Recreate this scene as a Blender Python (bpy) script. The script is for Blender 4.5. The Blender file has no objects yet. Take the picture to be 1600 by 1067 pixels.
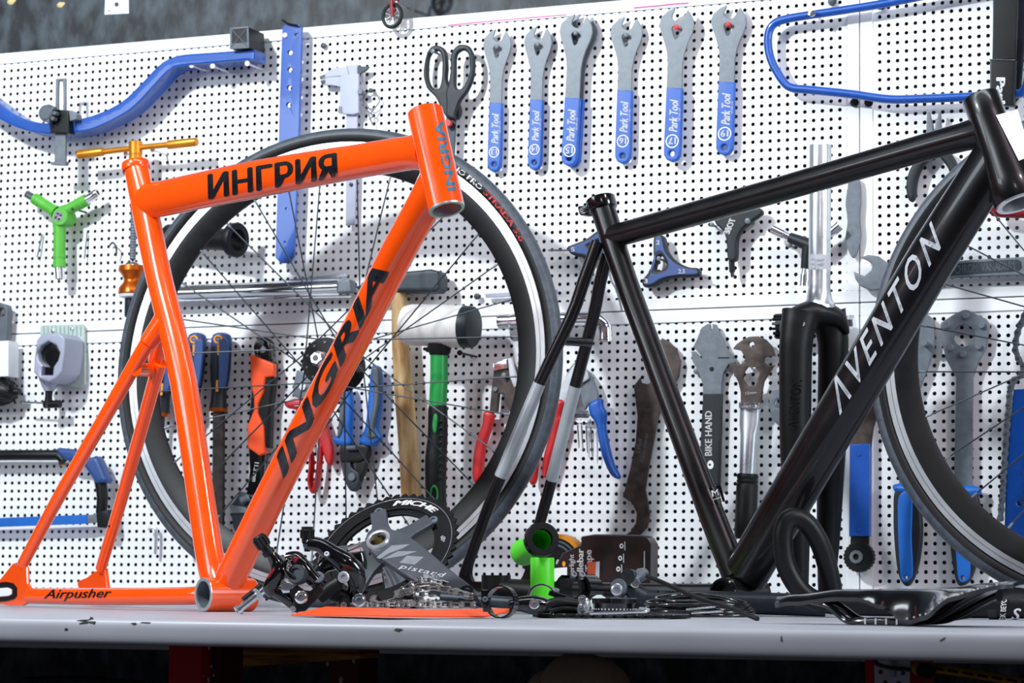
import bpy, bmesh, math, random
import numpy as np
from mathutils import Vector, Matrix
random.seed(7)
SC = bpy.context.scene
COL = SC.collection
# ------------------------------------------------------------------ camera
FPX = 4275.8                      # focal length in pixels of a 1600 x 1067 frame
HORIZON, ROLL = 893.0, 0.007
TABLE = 0.85                      # height of the bench top
C = Vector((0, 0, TABLE + 0.052))
th = math.atan((HORIZON - 533.5) / FPX)
FW = Vector((0, math.cos(th), math.sin(th)))
UP0 = Vector((0, -math.sin(th), math.cos(th)))
R0 = Vector((1, 0, 0))
CR = math.cos(ROLL) * R0 + math.sin(ROLL) * UP0
CU = -math.sin(ROLL) * R0 + math.cos(ROLL) * UP0
cd = bpy.data.cameras.new('camera')
cam = bpy.data.objects.new('camera', cd)
COL.objects.link(cam)
cam.matrix_world = Matrix(((CR.x, CU.x, -FW.x, C.x), (CR.y, CU.y, -FW.y, C.y), (CR.z, CU.z, -FW.z, C.z), (0, 0, 0, 1)))
cd.sensor_width = 36
cd.lens = FPX * 36 / 1600
cd.clip_start = 0.05
cd.dof.use_dof = True
cd.dof.focus_distance = 3.25
cd.dof.aperture_fstop = 14
SC.camera = cam
# ------------------------------------------------------------------ world, lamps, exposure
wd = bpy.data.worlds.new('world'); SC.world = wd; wd.use_nodes = True
bg = wd.node_tree.nodes['Background']
bg.inputs[0].default_value = (0.62, 0.60, 0.78, 1); bg.inputs[1].default_value = 0.055

def lamp(name, loc, target, size, power, color, sizey=None):
    l = bpy.data.lights.new(name, 'AREA'); l.energy = power; l.color = color
    l.shape = 'RECTANGLE'; l.size = size; l.size_y = sizey or size
    o = bpy.data.objects.new(name, l); COL.objects.link(o); o.location = loc
    o.rotation_euler = (Vector(target) - Vector(loc)).to_track_quat('-Z', 'Y').to_euler()
    return o
lamp('ceiling_lamp_left', (-1.75, 2.25, 2.75), (-0.35, 4.0, 1.35), 0.16, 74, (0.90, 0.97, 1.0), 0.16)
lamp('window_light_left', (-2.45, 2.3, 1.95), (-0.3, 3.8, 1.5), 1.1, 15, (0.82, 0.92, 1.0), 0.5)
lamp('ceiling_lamp_right', (1.55, 1.7, 2.75), (0.3, 3.7, 1.3), 0.18, 20, (1.0, 0.84, 0.92), 0.18)
lamp('window_light_right', (2.05, 2.15, 1.75), (-0.1, 3.5, 1.15), 0.5, 26, (0.84, 0.97, 1.0), 0.8)
lamp('ceiling_lamp_bench', (0.15, 2.75, 2.6), (0.15, 3.3, 0.85), 1.9, 13, (0.86, 0.95, 1.0), 0.18)
lamp('ceiling_lamp_room', (0.1, -0.9, 2.5), (0.0, 3.0, 1.0), 0.6, 9, (1.0, 0.90, 0.90), 0.6)  # added unseen fill from behind the camera, brightens bench front and legs
SC.view_settings.view_transform = 'Standard'
SC.view_settings.look = 'None'
SC.view_settings.gamma = 1
SC.view_settings.use_curve_mapping = False
SC.view_settings.exposure = 0.0

# ------------------------------------------------------------------ helpers: projection
def ray(x, y): return CR * ((x - 800) / FPX) - CU * ((y - 533.5) / FPX) + FW
def P(x, y, Z): return C + ray(x, y) * Z
def TP(x, y, h=0.0):
    r = ray(x, y); return C + r * ((TABLE + h - C.z) / r.z)
class Fr:                                                # a flat working frame standing somewhere in the room
    def __init__(s, o, ex, ey, ez): s.o, s.ex, s.ey, s.ez = Vector(o), ex.normalized(), ey.normalized(), ez.normalized()
    def hit(s, x, y, d=0.0):
        r = ray(x, y); q = s.o + s.ez * d
        return C + r * ((q - C).dot(s.ez) / r.dot(s.ez))
    def ab(s, x, y, d=0.0):
        v = s.hit(x, y, d) - s.o; return v.dot(s.ex), v.dot(s.ey)
    def w(s, a, b, d=0.0): return s.o + s.ex * a + s.ey * b + s.ez * d
    def mat(s, at): 
        m = Matrix((s.ex, s.ey, s.ez)).transposed().to_4x4(); m.translation = at; return m
# the tool wall: origin, directions of hole rows and columns (measured from the hole pattern)
PITCH = 0.0127
def camv(v): return CR * v[0] - CU * v[1] + FW * v[2]
_a, _b, _c = 0.4120, -0.1071, 0.0135
def _rot(a, b, c):
    Ry = np.array([[np.cos(a), 0, np.sin(a)], [0, 1, 0], [-np.sin(a), 0, np.cos(a)]])
    Rx = np.array([[1, 0, 0], [0, np.cos(b), -np.sin(b)], [0, np.sin(b), np.cos(b)]])
    Rz = np.array([[np.cos(c), -np.sin(c), 0], [np.sin(c), np.cos(c), 0], [0, 0, 1]])
    return Rz @ Rx @ Ry
_R = _rot(_a, _b, _c)
BU, BV = camv(_R[:, 0]).normalized(), camv(_R[:, 1]).normalized()
BW = BU.cross(-BV).normalized()                          # towards the room
B = Fr(C + camv((-24.4311 * PITCH, -35.3118 * PITCH, 327.3659 * PITCH)), BU, -BV, BW)
def W(x, y, d=0.0): return B.hit(x, y, d)
def mpp(x, y, d=0.0): return (W(x, y, d) - C).dot(FW) / FPX   # metres per pixel on the tool wall

# ------------------------------------------------------------------ helpers: materials
def lin(h):
    h = h.lstrip('#'); v = [int(h[i:i+2], 16) / 255 for i in (0, 2, 4)]
    return tuple(c / 12.92 if c <= 0.04045 else ((c + 0.055) / 1.055) ** 2.4 for c in v) + (1,)
MATS = {}
def mat(name, col, rough=0.5, metal=0.0, var=0.06, scale=60, bump=0.0, coat=0.0, col2=None, bscale=None, lo=0.35, hi=0.65, spec=0.5, stretch=None):
    if name in MATS: return MATS[name]
    m = bpy.data.materials.new(name); m.use_nodes = True
    n, l = m.node_tree.nodes, m.node_tree.links
    bs = n['Principled BSDF']
    c = lin(col)
    bs.inputs['Roughness'].default_value = rough; bs.inputs['Metallic'].default_value = metal
    bs.inputs['Coat Weight'].default_value = coat; bs.inputs['Coat Roughness'].default_value = 0.06
    bs.inputs['Specular IOR Level'].default_value = spec
    tc = n.new('ShaderNodeTexCoord')
    src = tc.outputs['Object']
    if stretch:
        mp = n.new('ShaderNodeMapping'); mp.inputs['Scale'].default_value = stretch; l.new(src, mp.inputs[0]); src = mp.outputs[0]
    nz = n.new('ShaderNodeTexNoise'); nz.inputs['Scale'].default_value = scale; nz.inputs['Detail'].default_value = 5
    l.new(src, nz.inputs['Vector'])
    rp = n.new('ShaderNodeValToRGB')
    rp.color_ramp.elements[0].position = lo; rp.color_ramp.elements[1].position = hi
    c2 = lin(col2) if col2 else tuple(min(1, v * (1 + var)) for v in c[:3]) + (1,)
    c1 = c if col2 else tuple(v * (1 - var) for v in c[:3]) + (1,)
    rp.color_ramp.elements[0].color = c1; rp.color_ramp.elements[1].color = c2
    l.new(nz.outputs['Fac'], rp.inputs[0]); l.new(rp.outputs[0], bs.inputs['Base Color'])
    mr = n.new('ShaderNodeMapRange'); mr.inputs[3].default_value = max(0, rough - 0.05); mr.inputs[4].default_value = min(1, rough + 0.07)
    l.new(nz.outputs['Fac'], mr.inputs[0]); l.new(mr.outputs[0], bs.inputs['Roughness'])
    if bump:
        bn = n.new('ShaderNodeTexNoise'); bn.inputs['Scale'].default_value = bscale or scale * 4
        l.new(src, bn.inputs['Vector'])
        bp = n.new('ShaderNodeBump'); bp.inputs['Strength'].default_value = bump; bp.inputs['Distance'].default_value = 0.001
        l.new(bn.outputs['Fac'], bp.inputs['Height']); l.new(bp.outputs[0], bs.inputs['Normal'])
    MATS[name] = m
    return m
M = dict(
 board=mat('white_enamel', 'f2f3f6', 0.38, 0, 0.02, 8),
 hole=mat('dark_wall_paint', '12161b', 0.55, 0, 0, 42, 0.6, col2='55616b', bscale=60, lo=0.40, hi=0.85, stretch=(1, 1, .55)),
 orange=mat('orange_gloss_paint', 'ff5202', 0.22, 0, 0.03, 30, coat=0.8, spec=0.5),
 blackf=mat('black_anodised', '0d0b0f', 0.32, 0.35, 0.12, 40, 0.03, coat=0.4, bscale=900),
 silverband=mat('brushed_silver', 'b4bcc3', 0.34, 0.35, 0.05, 40),
 alu=mat('machined_aluminium', 'd4d8df', 0.28, 0.75, 0.05, 40),
 chrome=mat('chrome', 'eceef2', 0.10, 0.92, 0.03, 40),
 steel=mat('tool_steel', '6a727b', 0.42, 0.12, 0.12, 90, 0.05),
 steeld=mat('dark_steel', '363c43', 0.45, 0.5, 0.15, 90, 0.05),
 rust=mat('browned_steel', '3c3432', 0.42, 0.55, 0, 50, 0.1, col2='5a504d'),
 blue=mat('tool_blue_vinyl', '0655b4', 0.40, 0, 0.05, 60, coat=0.1),
 bluep=mat('blue_powder_coat', '064ca8', 0.36, 0, 0.05, 50, coat=0.4),
 blue2=mat('bright_blue_plastic', '1262bb', 0.42, 0, 0.05, 50),
 navy=mat('muted_blue_plastic', '2b4a86', 0.42, 0, 0.06, 50),
 green=mat('green_plastic', '58b53c', 0.40, 0, 0.06, 50),
 lime=mat('lime_green_plastic', '58ea22', 0.42, 0, 0.05, 50, 0.05),
 dgreen=mat('green_resin', '1f9a48', 0.35, 0, 0.06, 50),
 red=mat('red_vinyl', 'bb2024', 0.40, 0, 0.06, 50),
 dred=mat('dark_red_paint', '8e0f22', 0.45, 0, 0.10, 30),
 legred=mat('red_bench_paint', 'e01c28', 0.5, 0, 0.08, 20),
 brownred=mat('brown_red_timber', '5e211d', 0.6, 0, 0, 25, 0.2, col2='6b2620', stretch=(1, 1, 6)),
 timber=mat('bare_timber', '8a3822', 0.6, 0, 0, 14, 0.2, col2='d6a255', stretch=(1, 1, 12)),
 wood=mat('hickory_handle', 'a87a4a', 0.55, 0, 0, 18, 0.15, col2='d9b987', stretch=(5, 1, 5)),
 rubber=mat('black_rubber', '0d0e10', 0.5, 0, 0.15, 80, 0.15, spec=0.35),
 tread=mat('tyre_tread', '474e58', 0.46, 0, 0.2, 120, 0.35, bscale=700),
 slate=mat('slate_plastic', '20252b', 0.45, 0, 0.1, 80, 0.05, spec=0.35),
 black=mat('black_gloss', '0b0b0e', 0.14, 0, 0.1, 40, coat=0.6),
 blackm=mat('black_matt', '0b0c0f', 0.42, 0, 0.12, 60, 0.05, spec=0.32),
 grey=mat('grey_plastic', '565e68', 0.45, 0, 0.08, 60),
 crank=mat('grey_crank_alloy', '5c6169', 0.36, 0.5, 0.06, 40),
 decal=mat('pale_grey_decal', 'c3c6ce', 0.45, 0, 0.03, 40),
 lav=mat('lavender_grey_casting', 'a3a7bb', 0.40, 0.1, 0.04, 40),
 white=mat('white_plastic', 'eceef2', 0.4, 0, 0.02, 40),
 print=mat('white_print', 'f2f2f2', 0.5, 0, 0.01, 40),
 redprint=mat('red_print', 'd8262e', 0.5, 0, 0.02, 40),
 inkp=mat('dark_navy_print', '0c1019', 0.4, 0, 0.05, 40, coat=0.4),
 tealp=mat('teal_print', '1f7b9c', 0.35, 0, 0.05, 40, coat=0.4),
 gold=mat('gold_anodised', 'd68a22', 0.30, 0.55, 0.06, 40),
 goldd=mat('orange_anodised', 'c45a0a', 0.28, 0.6, 0.06, 40),
 pink=mat('magenta_marker', 'c32a86', 0.6, 0, 0.15, 60),
 sack=mat('beige_canvas', 'd8c0a4', 0.9, 0, 0.12, 30, 0.4, bscale=500),
 rope1=mat('yellow_cord', 'c99312', 0.7, 0, 0.1, 60, 0.3),
 rope2=mat('black_cord', '1d1512', 0.8, 0, 0.1, 60, 0.3),
 bench=mat('pale_laminate', 'a2a3ad', 0.40, 0, 0.05, 10),
 chip=mat('bare_chipboard', '1d1918', 0.8, 0, 0.3, 90, 0.3),
 floor=mat('dark_concrete', '191a1d', 0.7, 0, 0.2, 5, 0.2),
 orangep=mat('orange_card', 'f0501a', 0.5, 0, 0.04, 30),
 orangey=mat('amber_print', 'f29a1f', 0.5, 0, 0.04, 30),
 foam=mat('yellow_foam', 'd8c48a', 0.8, 0, 0.1, 60, 0.3),
 boxk=mat('black_card', '1b1112', 0.40, 0, 0, 46, col2='2c1416'),
 braketrack=mat('brake_track', 'd6d8de', 0.30, 0.7, 0.03, 40),
 clear=mat('clear_acrylic', 'b9c9c5', 0.25, 0, 0.05, 60),
 brass=mat('brass', 'b79a52', 0.3, 0.9, 0.05, 50),
)

# ------------------------------------------------------------------ helpers: geometry
class G:
    def __init__(s): s.V = []; s.F = []; s.flat = False
    def add(s, V, F):
        k = len(s.V); s.V += [Vector(v) for v in V]; s.F += [[i + k for i in f] for f in F]; return s
    def __iadd__(s, o): s.flat = s.flat or o.flat; return s.add(o.V, o.F)
def crom(pts, n=5, closed=True):
    pts = [Vector(p) for p in pts]; N = len(pts); out = []
    for i in range(N if closed else N - 1):
        p1, p2 = pts[i], pts[(i + 1) % N]
        p0 = pts[i - 1] if (closed or i > 0) else p1
        p3 = pts[(i + 2) % N] if (closed or i + 2 < N) else p2
        if (p2 - p1).length < 1e-9: continue
        for k in range(n):
            t = k / n
            out.append(0.5 * ((2 * p1) + (p2 - p0) * t + (2 * p0 - 5 * p1 + 4 * p2 - p3) * t * t + (3 * p1 - p0 - 3 * p2 + p3) * t ** 3))
    if not closed: out.append(pts[-1])
    return out
def curve_mesh(loops, ext, bev, seg=1):
    cu = bpy.data.curves.new('t', 'CURVE'); cu.dimensions = '2D'; cu.fill_mode = 'BOTH'
    cu.extrude = max(ext, 0); cu.bevel_depth = bev; cu.bevel_resolution = seg; cu.offset = -bev
    for L in loops:
        sp = cu.splines.new('POLY'); sp.points.add(len(L) - 1); sp.use_cyclic_u = True
        for p, v in zip(sp.points, L): p.co = (v[0], v[1], 0, 1)
    o = bpy.data.objects.new('t', cu); me = bpy.data.meshes.new_from_object(o)
    V = [v.co.copy() for v in me.vertices]; F = [list(p.vertices) for p in me.polygons]
    bpy.data.objects.remove(o); bpy.data.curves.remove(cu); bpy.data.meshes.remove(me)
    return V, F
def plate2(F, loops, d0, th, bev=0.0006, seg=1):        # loops in frame metres
    bev = min(bev, th * 0.49)
    V, Fc = curve_mesh(loops, th / 2 - bev, bev, seg)
    g = G().add([F.w(v.x, v.y, d0 + th / 2 + v.z) for v in V], Fc); g.flat = True
    return g
def plate(F, pts, d0, th, holes=(), bev=0.0006, smooth=False, seg=1, hsmooth=True):
    def L(p, sm):
        q = [Vector(F.ab(x, y, d0 + th) + (0,)) for x, y in p]
        return crom(q, 5) if sm else q
    return plate2(F, [L(pts, smooth)] + [L(h, hsmooth and len(h) > 4) for h in holes], d0, th, bev, seg)
def circ(cx, cy, rx, ry=None, n=12, a0=0.0):
    ry = ry or rx
    return [(cx + rx * math.cos(a0 + 2 * math.pi * k / n), cy + ry * math.sin(a0 + 2 * math.pi * k / n)) for k in range(n)]
def tube(pts, r, n=12, up=None, closed=False, smooth=0, cap=True, g=None):
    pts = [Vector(p) for p in pts]
    R = list(r) if isinstance(r, (list, tuple)) and len(r) == len(pts) and not (len(r) == 2 and isinstance(r[0], float) and len(pts) != 2) else [r] * len(pts)
    R = [(q if isinstance(q, (tuple, list)) else (q, q)) for q in R]
    if smooth:
        P4 = crom(pts, smooth, closed)
        rr = crom([Vector((q[0], q[1], 0)) for q in [Vector((a, b, i * 1e-7)) for i, (a, b) in enumerate(R)]], smooth, closed) if False else None
        NR = []; N = len(pts)
        for i in range(N if closed else N - 1):
            q1, q2 = R[i], R[(i + 1) % N]
            if (pts[i] - pts[(i + 1) % N]).length < 1e-9: continue
            for k in range(smooth):
                t = k / smooth; NR.append((q1[0] + (q2[0] - q1[0]) * t, q1[1] + (q2[1] - q1[1]) * t))
        if not closed: NR.append(R[-1])
        pts, R = P4, NR
    N = len(pts); g = g or G()
    T = []
    for i in range(N):
        a = pts[i - 1] if (closed or i > 0) else pts[i]
        b = pts[(i + 1) % N] if (closed or i < N - 1) else pts[i]
        T.append((b - a).normalized())
    V = []
    if up is None:
        nrm = T[0].orthogonal().normalized()
    for i in range(N):
        if up is not None:
            y = (up - T[i] * up.dot(T[i])).normalized()
        else:
            nrm = (nrm - T[i] * nrm.dot(T[i])).normalized(); y = nrm
        x = T[i].cross(y)
        for k in range(n):
            a = 2 * math.pi * k / n
            V.append(pts[i] + x * (R[i][0] * math.cos(a)) + y * (R[i][1] * math.sin(a)))
    F = []
    for i in range(N if closed else N - 1):
        j = (i + 1) % N
        for k in range(n):
            k2 = (k + 1) % n
            F.append([i * n + k, i * n + k2, j * n + k2, j * n + k])
    if cap and not closed:
        F.append(list(range(n))[::-1]); F.append([(N - 1) * n + k for k in range(n)])
    return g.add(V, F)
def lathe(base, axis, prof, n=24, ref=None, a0=0.0, a1=2 * math.pi, g=None):
    base, axis = Vector(base), Vector(axis).normalized()
    x = (ref - axis * ref.dot(axis)).normalized() if ref is not None else axis.orthogonal().normalized()
    y = axis.cross(x); g = g or G()
    full = abs(a1 - a0 - 2 * math.pi) < 1e-6; m = n if full else n + 1
    V = []
    for t, r in prof:
        for k in range(m):
            a = a0 + (a1 - a0) * k / n
            V.append(base + axis * t + (x * math.cos(a) + y * math.sin(a)) * max(r, 1e-5))
    F = []
    for i in range(len(prof) - 1):
        for k in range(n):
            k2 = (k + 1) % m
            F.append([i * m + k, i * m + k2, (i + 1) * m + k2, (i + 1) * m + k])
    return g.add(V, F)
def box(c, ex, ey, ez, bev=0.0, g=None):                # ex, ey, ez: half-extent vectors
    g = g or G(); c = Vector(c)
    if not bev:
        V = [c + ex * i + ey * j + ez * k for i in (-1, 1) for j in (-1, 1) for k in (-1, 1)]
        return g.add(V, [[0, 1, 3, 2], [4, 6, 7, 5], [0, 4, 5, 1], [2, 3, 7, 6], [0, 2, 6, 4], [1, 5, 7, 3]])
    lx, ly, lz = ex.length, ey.length, ez.length
    F = Fr(c, ex, ey, ez)
    b = min(bev, lx * 0.9, ly * 0.9, lz * 0.9)
    L = [(-lx + b, -ly), (lx - b, -ly), (lx, -ly + b), (lx, ly - b), (lx - b, ly), (-lx + b, ly), (-lx, ly - b), (-lx, -ly + b)]
    return g.__iadd__(plate2(F, [L], -lz, 2 * lz, b * 0.7))
def ball(c, r, n=10, sc=(1, 1, 1), F=None, g=None):
    F = F or Fr(Vector((0, 0, 0)), R0, Vector((0, 1, 0)), Vector((0, 0, 1)))
    V = []; Fc = []; m = n // 2 + 1; g = g or G()
    for i in range(m + 1):
        t = math.pi * i / m
        for k in range(n):
            a = 2 * math.pi * k / n
            rr = max(math.sin(t), 1e-3)
            V.append(Vector(c) + F.ex * (r * sc[0] * rr * math.cos(a)) + F.ey * (r * sc[1] * math.cos(t)) + F.ez * (r * sc[2] * rr * math.sin(a)))
    for i in range(m):
        for k in range(n):
            k2 = (k + 1) % n; Fc.append([i * n + k, i * n + k2, (i + 1) * n + k2, (i + 1) * n + k])
    return g.add(V, Fc)
# ------------------------------------------------------------------ helpers: objects
RM = {}                                                   # inverse matrix of the thing an object belongs to
def tag(o, label=None, cat=None, group=None, kind=None):
    if label: o['label'] = label
    if cat: o['category'] = cat
    if group: o['group'] = group
    if kind: o['kind'] = kind
    return o
def root(name, label, cat, at, F=None, group=None):
    o = bpy.data.objects.new(name, None); COL.objects.link(o)
    m = F.mat(at) if F else Matrix.Translation(at)
    o.matrix_world = m; o.empty_display_size = 0.02
    RM[o] = m.inverted()
    return tag(o, label, cat, group)
def mesh_of(name, g, inv, m, angle=38, weld=True):
    me = bpy.data.meshes.new(name)
    me.from_pydata([tuple(inv @ v) for v in g.V], [], g.F)
    bm = bmesh.new(); bm.from_mesh(me)
    if weld: bmesh.ops.remove_doubles(bm, verts=bm.verts, dist=2e-5)
    bmesh.ops.recalc_face_normals(bm, faces=bm.faces)
    bm.to_mesh(me); bm.free()
    me.shade_smooth(); me.set_sharp_from_angle(angle=math.radians(angle))
    me.materials.append(m)
    return me
def flatten(o, g):
    if g.flat:
        md = o.modifiers.new('face_normals', 'WEIGHTED_NORMAL'); md.keep_sharp = True; md.weight = 90; md.mode = 'FACE_AREA'
def part(name, g, m, parent, label=None, kind=None, angle=38, weld=True):
    inv = RM[parent]
    o = bpy.data.objects.new(name, mesh_of(name, g, inv, m, angle, weld)); COL.objects.link(o)
    o.parent = parent; RM[o] = inv; flatten(o, g)
    if label: o['label'] = label
    if kind: o['kind'] = kind
    return o
def thing(name, label, cat, g, m, at, F=None, group=None, kind=None, angle=38):   # a thing that is one mesh
    mtx = F.mat(at) if F else Matrix.Translation(at)
    o = bpy.data.objects.new(name, mesh_of(name, g, mtx.inverted(), m, angle)); COL.objects.link(o)
    o.matrix_world = mtx; RM[o] = mtx.inverted(); flatten(o, g)
    return tag(o, label, cat, group, kind)
def structure(name, g, m, weld=True):
    o = bpy.data.objects.new(name, mesh_of(name, g, Matrix(), m, weld=weld)); COL.objects.link(o)
    o['kind'] = 'structure'; RM[o] = Matrix(); return o
# ------------------------------------------------------------------ helpers: lettering
def glyphs(body, bold=0.0, shear=0.0, space=1.0):
    if bold > 0.006:                                      # heavier strokes: three copies side by side
        V0, F0 = glyphs(body, 0.0, shear, space); V, F = [], []
        for dx, dy in ((-bold, 0), (0, bold * .5), (0, -bold * .5), (bold, 0)):
            k = len(V); V += [(x + dx, y + dy) for x, y in V0]; F += [[i + k for i in f] for f in F0]
        return V, F
    cu = bpy.data.curves.new('t', 'FONT'); cu.body = body; cu.size = 1; cu.offset = 0.0; cu.shear = shear
    cu.space_character = space; cu.resolution_u = 3
    o = bpy.data.objects.new('t', cu); me = bpy.data.meshes.new_from_object(o)
    V = [(v.co.x, v.co.y) for v in me.vertices]; F = [list(p.vertices) for p in me.polygons]
    bpy.data.objects.remove(o); bpy.data.curves.remove(cu); bpy.data.meshes.remove(me)
    return V, F
def split(V, F, step, axis):
    bm = bmesh.new(); vs = [bm.verts.new((x, y, 0)) for x, y in V]
    for f in F:
        try: bm.faces.new([vs[i] for i in f])
        except ValueError: pass
    c = [v[axis] for v in V]; t = min(c) + step
    while t < max(c):
        no = (1, 0, 0) if axis == 0 else (0, 1, 0)
        bmesh.ops.bisect_plane(bm, geom=bm.verts[:] + bm.edges[:] + bm.faces[:], plane_co=(t if axis == 0 else 0, t if axis else 0, 0), plane_no=no)
        t += step
    bm.verts.index_update()
    V2 = [(v.co.x, v.co.y) for v in bm.verts]; F2 = [[v.index for v in f.verts] for f in bm.faces]; bm.free()
    return V2, F2
def lettering(body, F, p0, p1, p2, d=0.0, bold=0.0, shear=0.0, space=1.0, drape=None, cut=None, cap=0.73):
    """text on frame F: baseline from pixel p0 to p1, capital height from p0 to p2; drape(a, b) -> depth"""
    V, Fc = glyphs(body, bold, shear, space)
    if cut: V, Fc = split(V, Fc, cut, 1)
    x0 = min(v[0] for v in V); x1 = max(v[0] for v in V)
    a0, a1, a2 = (Vector(F.ab(*p, d)) for p in (p0, p1, p2))
    g = G()
    out = []
    for x, y in V:
        q = a0 + (a1 - a0) * ((x - x0) / (x1 - x0)) + (a2 - a0) * (y / cap)
        out.append(F.w(q.x, q.y, drape(q.x, q.y) if drape else d))
    return g.add(out, Fc)
def arc_lettering(body, F, ctr, rad, a_start, a_end, height, d, bold=0.0, shear=0.0, drape=None):
    V, Fc = glyphs(body, bold, shear); V, Fc = split(V, Fc, 0.25, 0)
    x0 = min(v[0] for v in V); x1 = max(v[0] for v in V)
    out = []
    for x, y in V:
        a = a_start + (a_end - a_start) * (x - x0) / (x1 - x0); r = rad + height * y / 0.73
        out.append(F.w(ctr[0] + r * math.cos(a), ctr[1] + r * math.sin(a), drape(r) if drape else d))
    return G().add(out, Fc)

class Skin:                                               # the surface of a swept tube, for printing on it
    def __init__(s, pts, rad, up, n=8):
        s.Q = crom(pts, n, False) if len(pts) > 2 else [Vector(p) for p in pts]; m = n if len(pts) > 2 else 1; s.R = []; s.up = up
        for i in range(len(rad) - 1):
            for k in range(m): s.R.append(tuple(p + (q - p) * k / m for p, q in zip(rad[i], rad[i + 1])))
        s.R.append(rad[-1])
    def at(s, px, py, eps=0.0005):
        r = ray(px, py).normalized(); best = None
        for i in range(len(s.Q) - 1):
            A_, D_ = s.Q[i], s.Q[i + 1] - s.Q[i]
            # closest points between ray and segment
            w = C - A_; b = r.dot(D_); c = D_.dot(D_); d = r.dot(w); e = D_.dot(w)
            t = (e - b * d) / (c - b * b) if abs(c - b * b) > 1e-12 else 0
            tc_ = min(1.0, max(0.0, t)); q = A_ + D_ * tc_; dist = (q - C - r * (q - C).dot(r)).length
            if best is None or dist < best[0] - 1e-9: best = (dist, i, t if 0 <= t <= 1 else tc_)
        dist, i, t = best
        T = (s.Q[i + 1] - s.Q[i]).normalized(); q = s.Q[i] + (s.Q[i + 1] - s.Q[i]) * t
        ra, rb = (s.R[i][k] + (s.R[i + 1][k] - s.R[i][k]) * t + eps for k in (0, 1))
        y = (s.up - T * s.up.dot(T)).normalized(); x = T.cross(y)
        o_, d_ = C - q, r
        ox, oy, dx, dy = o_.dot(x) / ra, o_.dot(y) / rb, d_.dot(x) / ra, d_.dot(y) / rb
        a = dx * dx + dy * dy; b = ox * dx + oy * dy; c = ox * ox + oy * oy - 1; disc = b * b - a * c
        return C + r * ((-b - math.sqrt(max(0, disc))) / a)
def print_on(body, skin, p0, p1, p2, bold=0.0, shear=0.0, space=1.0, cut=.1, eps=.0005, cap=0.73):
    V, Fc = glyphs(body, bold, shear, space); V, Fc = split(V, Fc, cut, 1); V, Fc = split(V, Fc, .35, 0)
    x0 = min(v[0] for v in V); x1 = max(v[0] for v in V); out = []
    for x, y in V:
        u, v = (x - x0) / (x1 - x0), y / cap
        out.append(skin.at(p0[0] + (p1[0] - p0[0]) * u + (p2[0] - p0[0]) * v, p0[1] + (p1[1] - p0[1]) * u + (p2[1] - p0[1]) * v, eps))
    return G().add(out, Fc)
def patch_on(skin, q, eps=.0004, n=8):                     # a four-cornered sticker (pixel corners) on a tube
    V = []
    for i in range(n + 1):
        for j in range(n + 1):
            u, v = i / n, j / n
            V.append(skin.at(*[(q[0][k] * (1 - u) + q[1][k] * u) * (1 - v) + (q[3][k] * (1 - u) + q[2][k] * u) * v for k in (0, 1)], eps))
    return G().add(V, [[i * (n + 1) + j, (i + 1) * (n + 1) + j, (i + 1) * (n + 1) + j + 1, i * (n + 1) + j + 1] for i in range(n) for j in range(n)])
# ================================================================== THE SETTING
ZW = Vector((0, 0, 1))
def fwall():                                             # dark painted wall behind the tool panels
    o = B.w(0, 0, -0.045)
    a, b = 2.6, 2.6
    return box(o + BU * 0.4 - BW * 0.05, BU * a, Vector((0, 0, 1.6)), BW * 0.05)
wb = fwall()
structure('wall_back', wb, M['hole'])
structure('floor', box((0.2, 2.6, -0.02), Vector((3.2, 0, 0)), Vector((0, 3.4, 0)), Vector((0, 0, 0.02))), M['floor'])
# pale flecks of dried foam on the dark wall
for i, (x, y, r) in enumerate([(18, 3, 9), (95, 8, 8)]):
    g = ball(W(x, y, -0.044), r * 0.00095, 9, (1, 0.7, 0.5), B)
    g += ball(W(x + r * 0.6, y - 2, -0.044), r * 0.0006, 8, (1, 0.9, 0.5), B)
    thing('foam_fleck', ['yellowish foam fleck on the dark wall, at the far left corner', 'yellowish foam fleck on the dark wall, nearer the white plate'][i], 'foam', g, M['foam'], W(x, y, -0.044), B)
r_ = root('wall_plate', 'white plate with a round hole on the dark wall above the panels', 'plate', W(183, 8, -0.044), B)
part('plate', plate(B, [(165, -22), (201, -22), (201, 21), (163, 23)], -0.045, 0.003, [circ(182, 7, 3.4)]), M['white'], r_)
for x, y in ((172, -1), (171, 17)): part('screw', lathe(W(x, y, -0.043), BW, [(0, .0018), (.001, .0016), (.0012, 0)], 8), M['steel'], r_)

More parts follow.
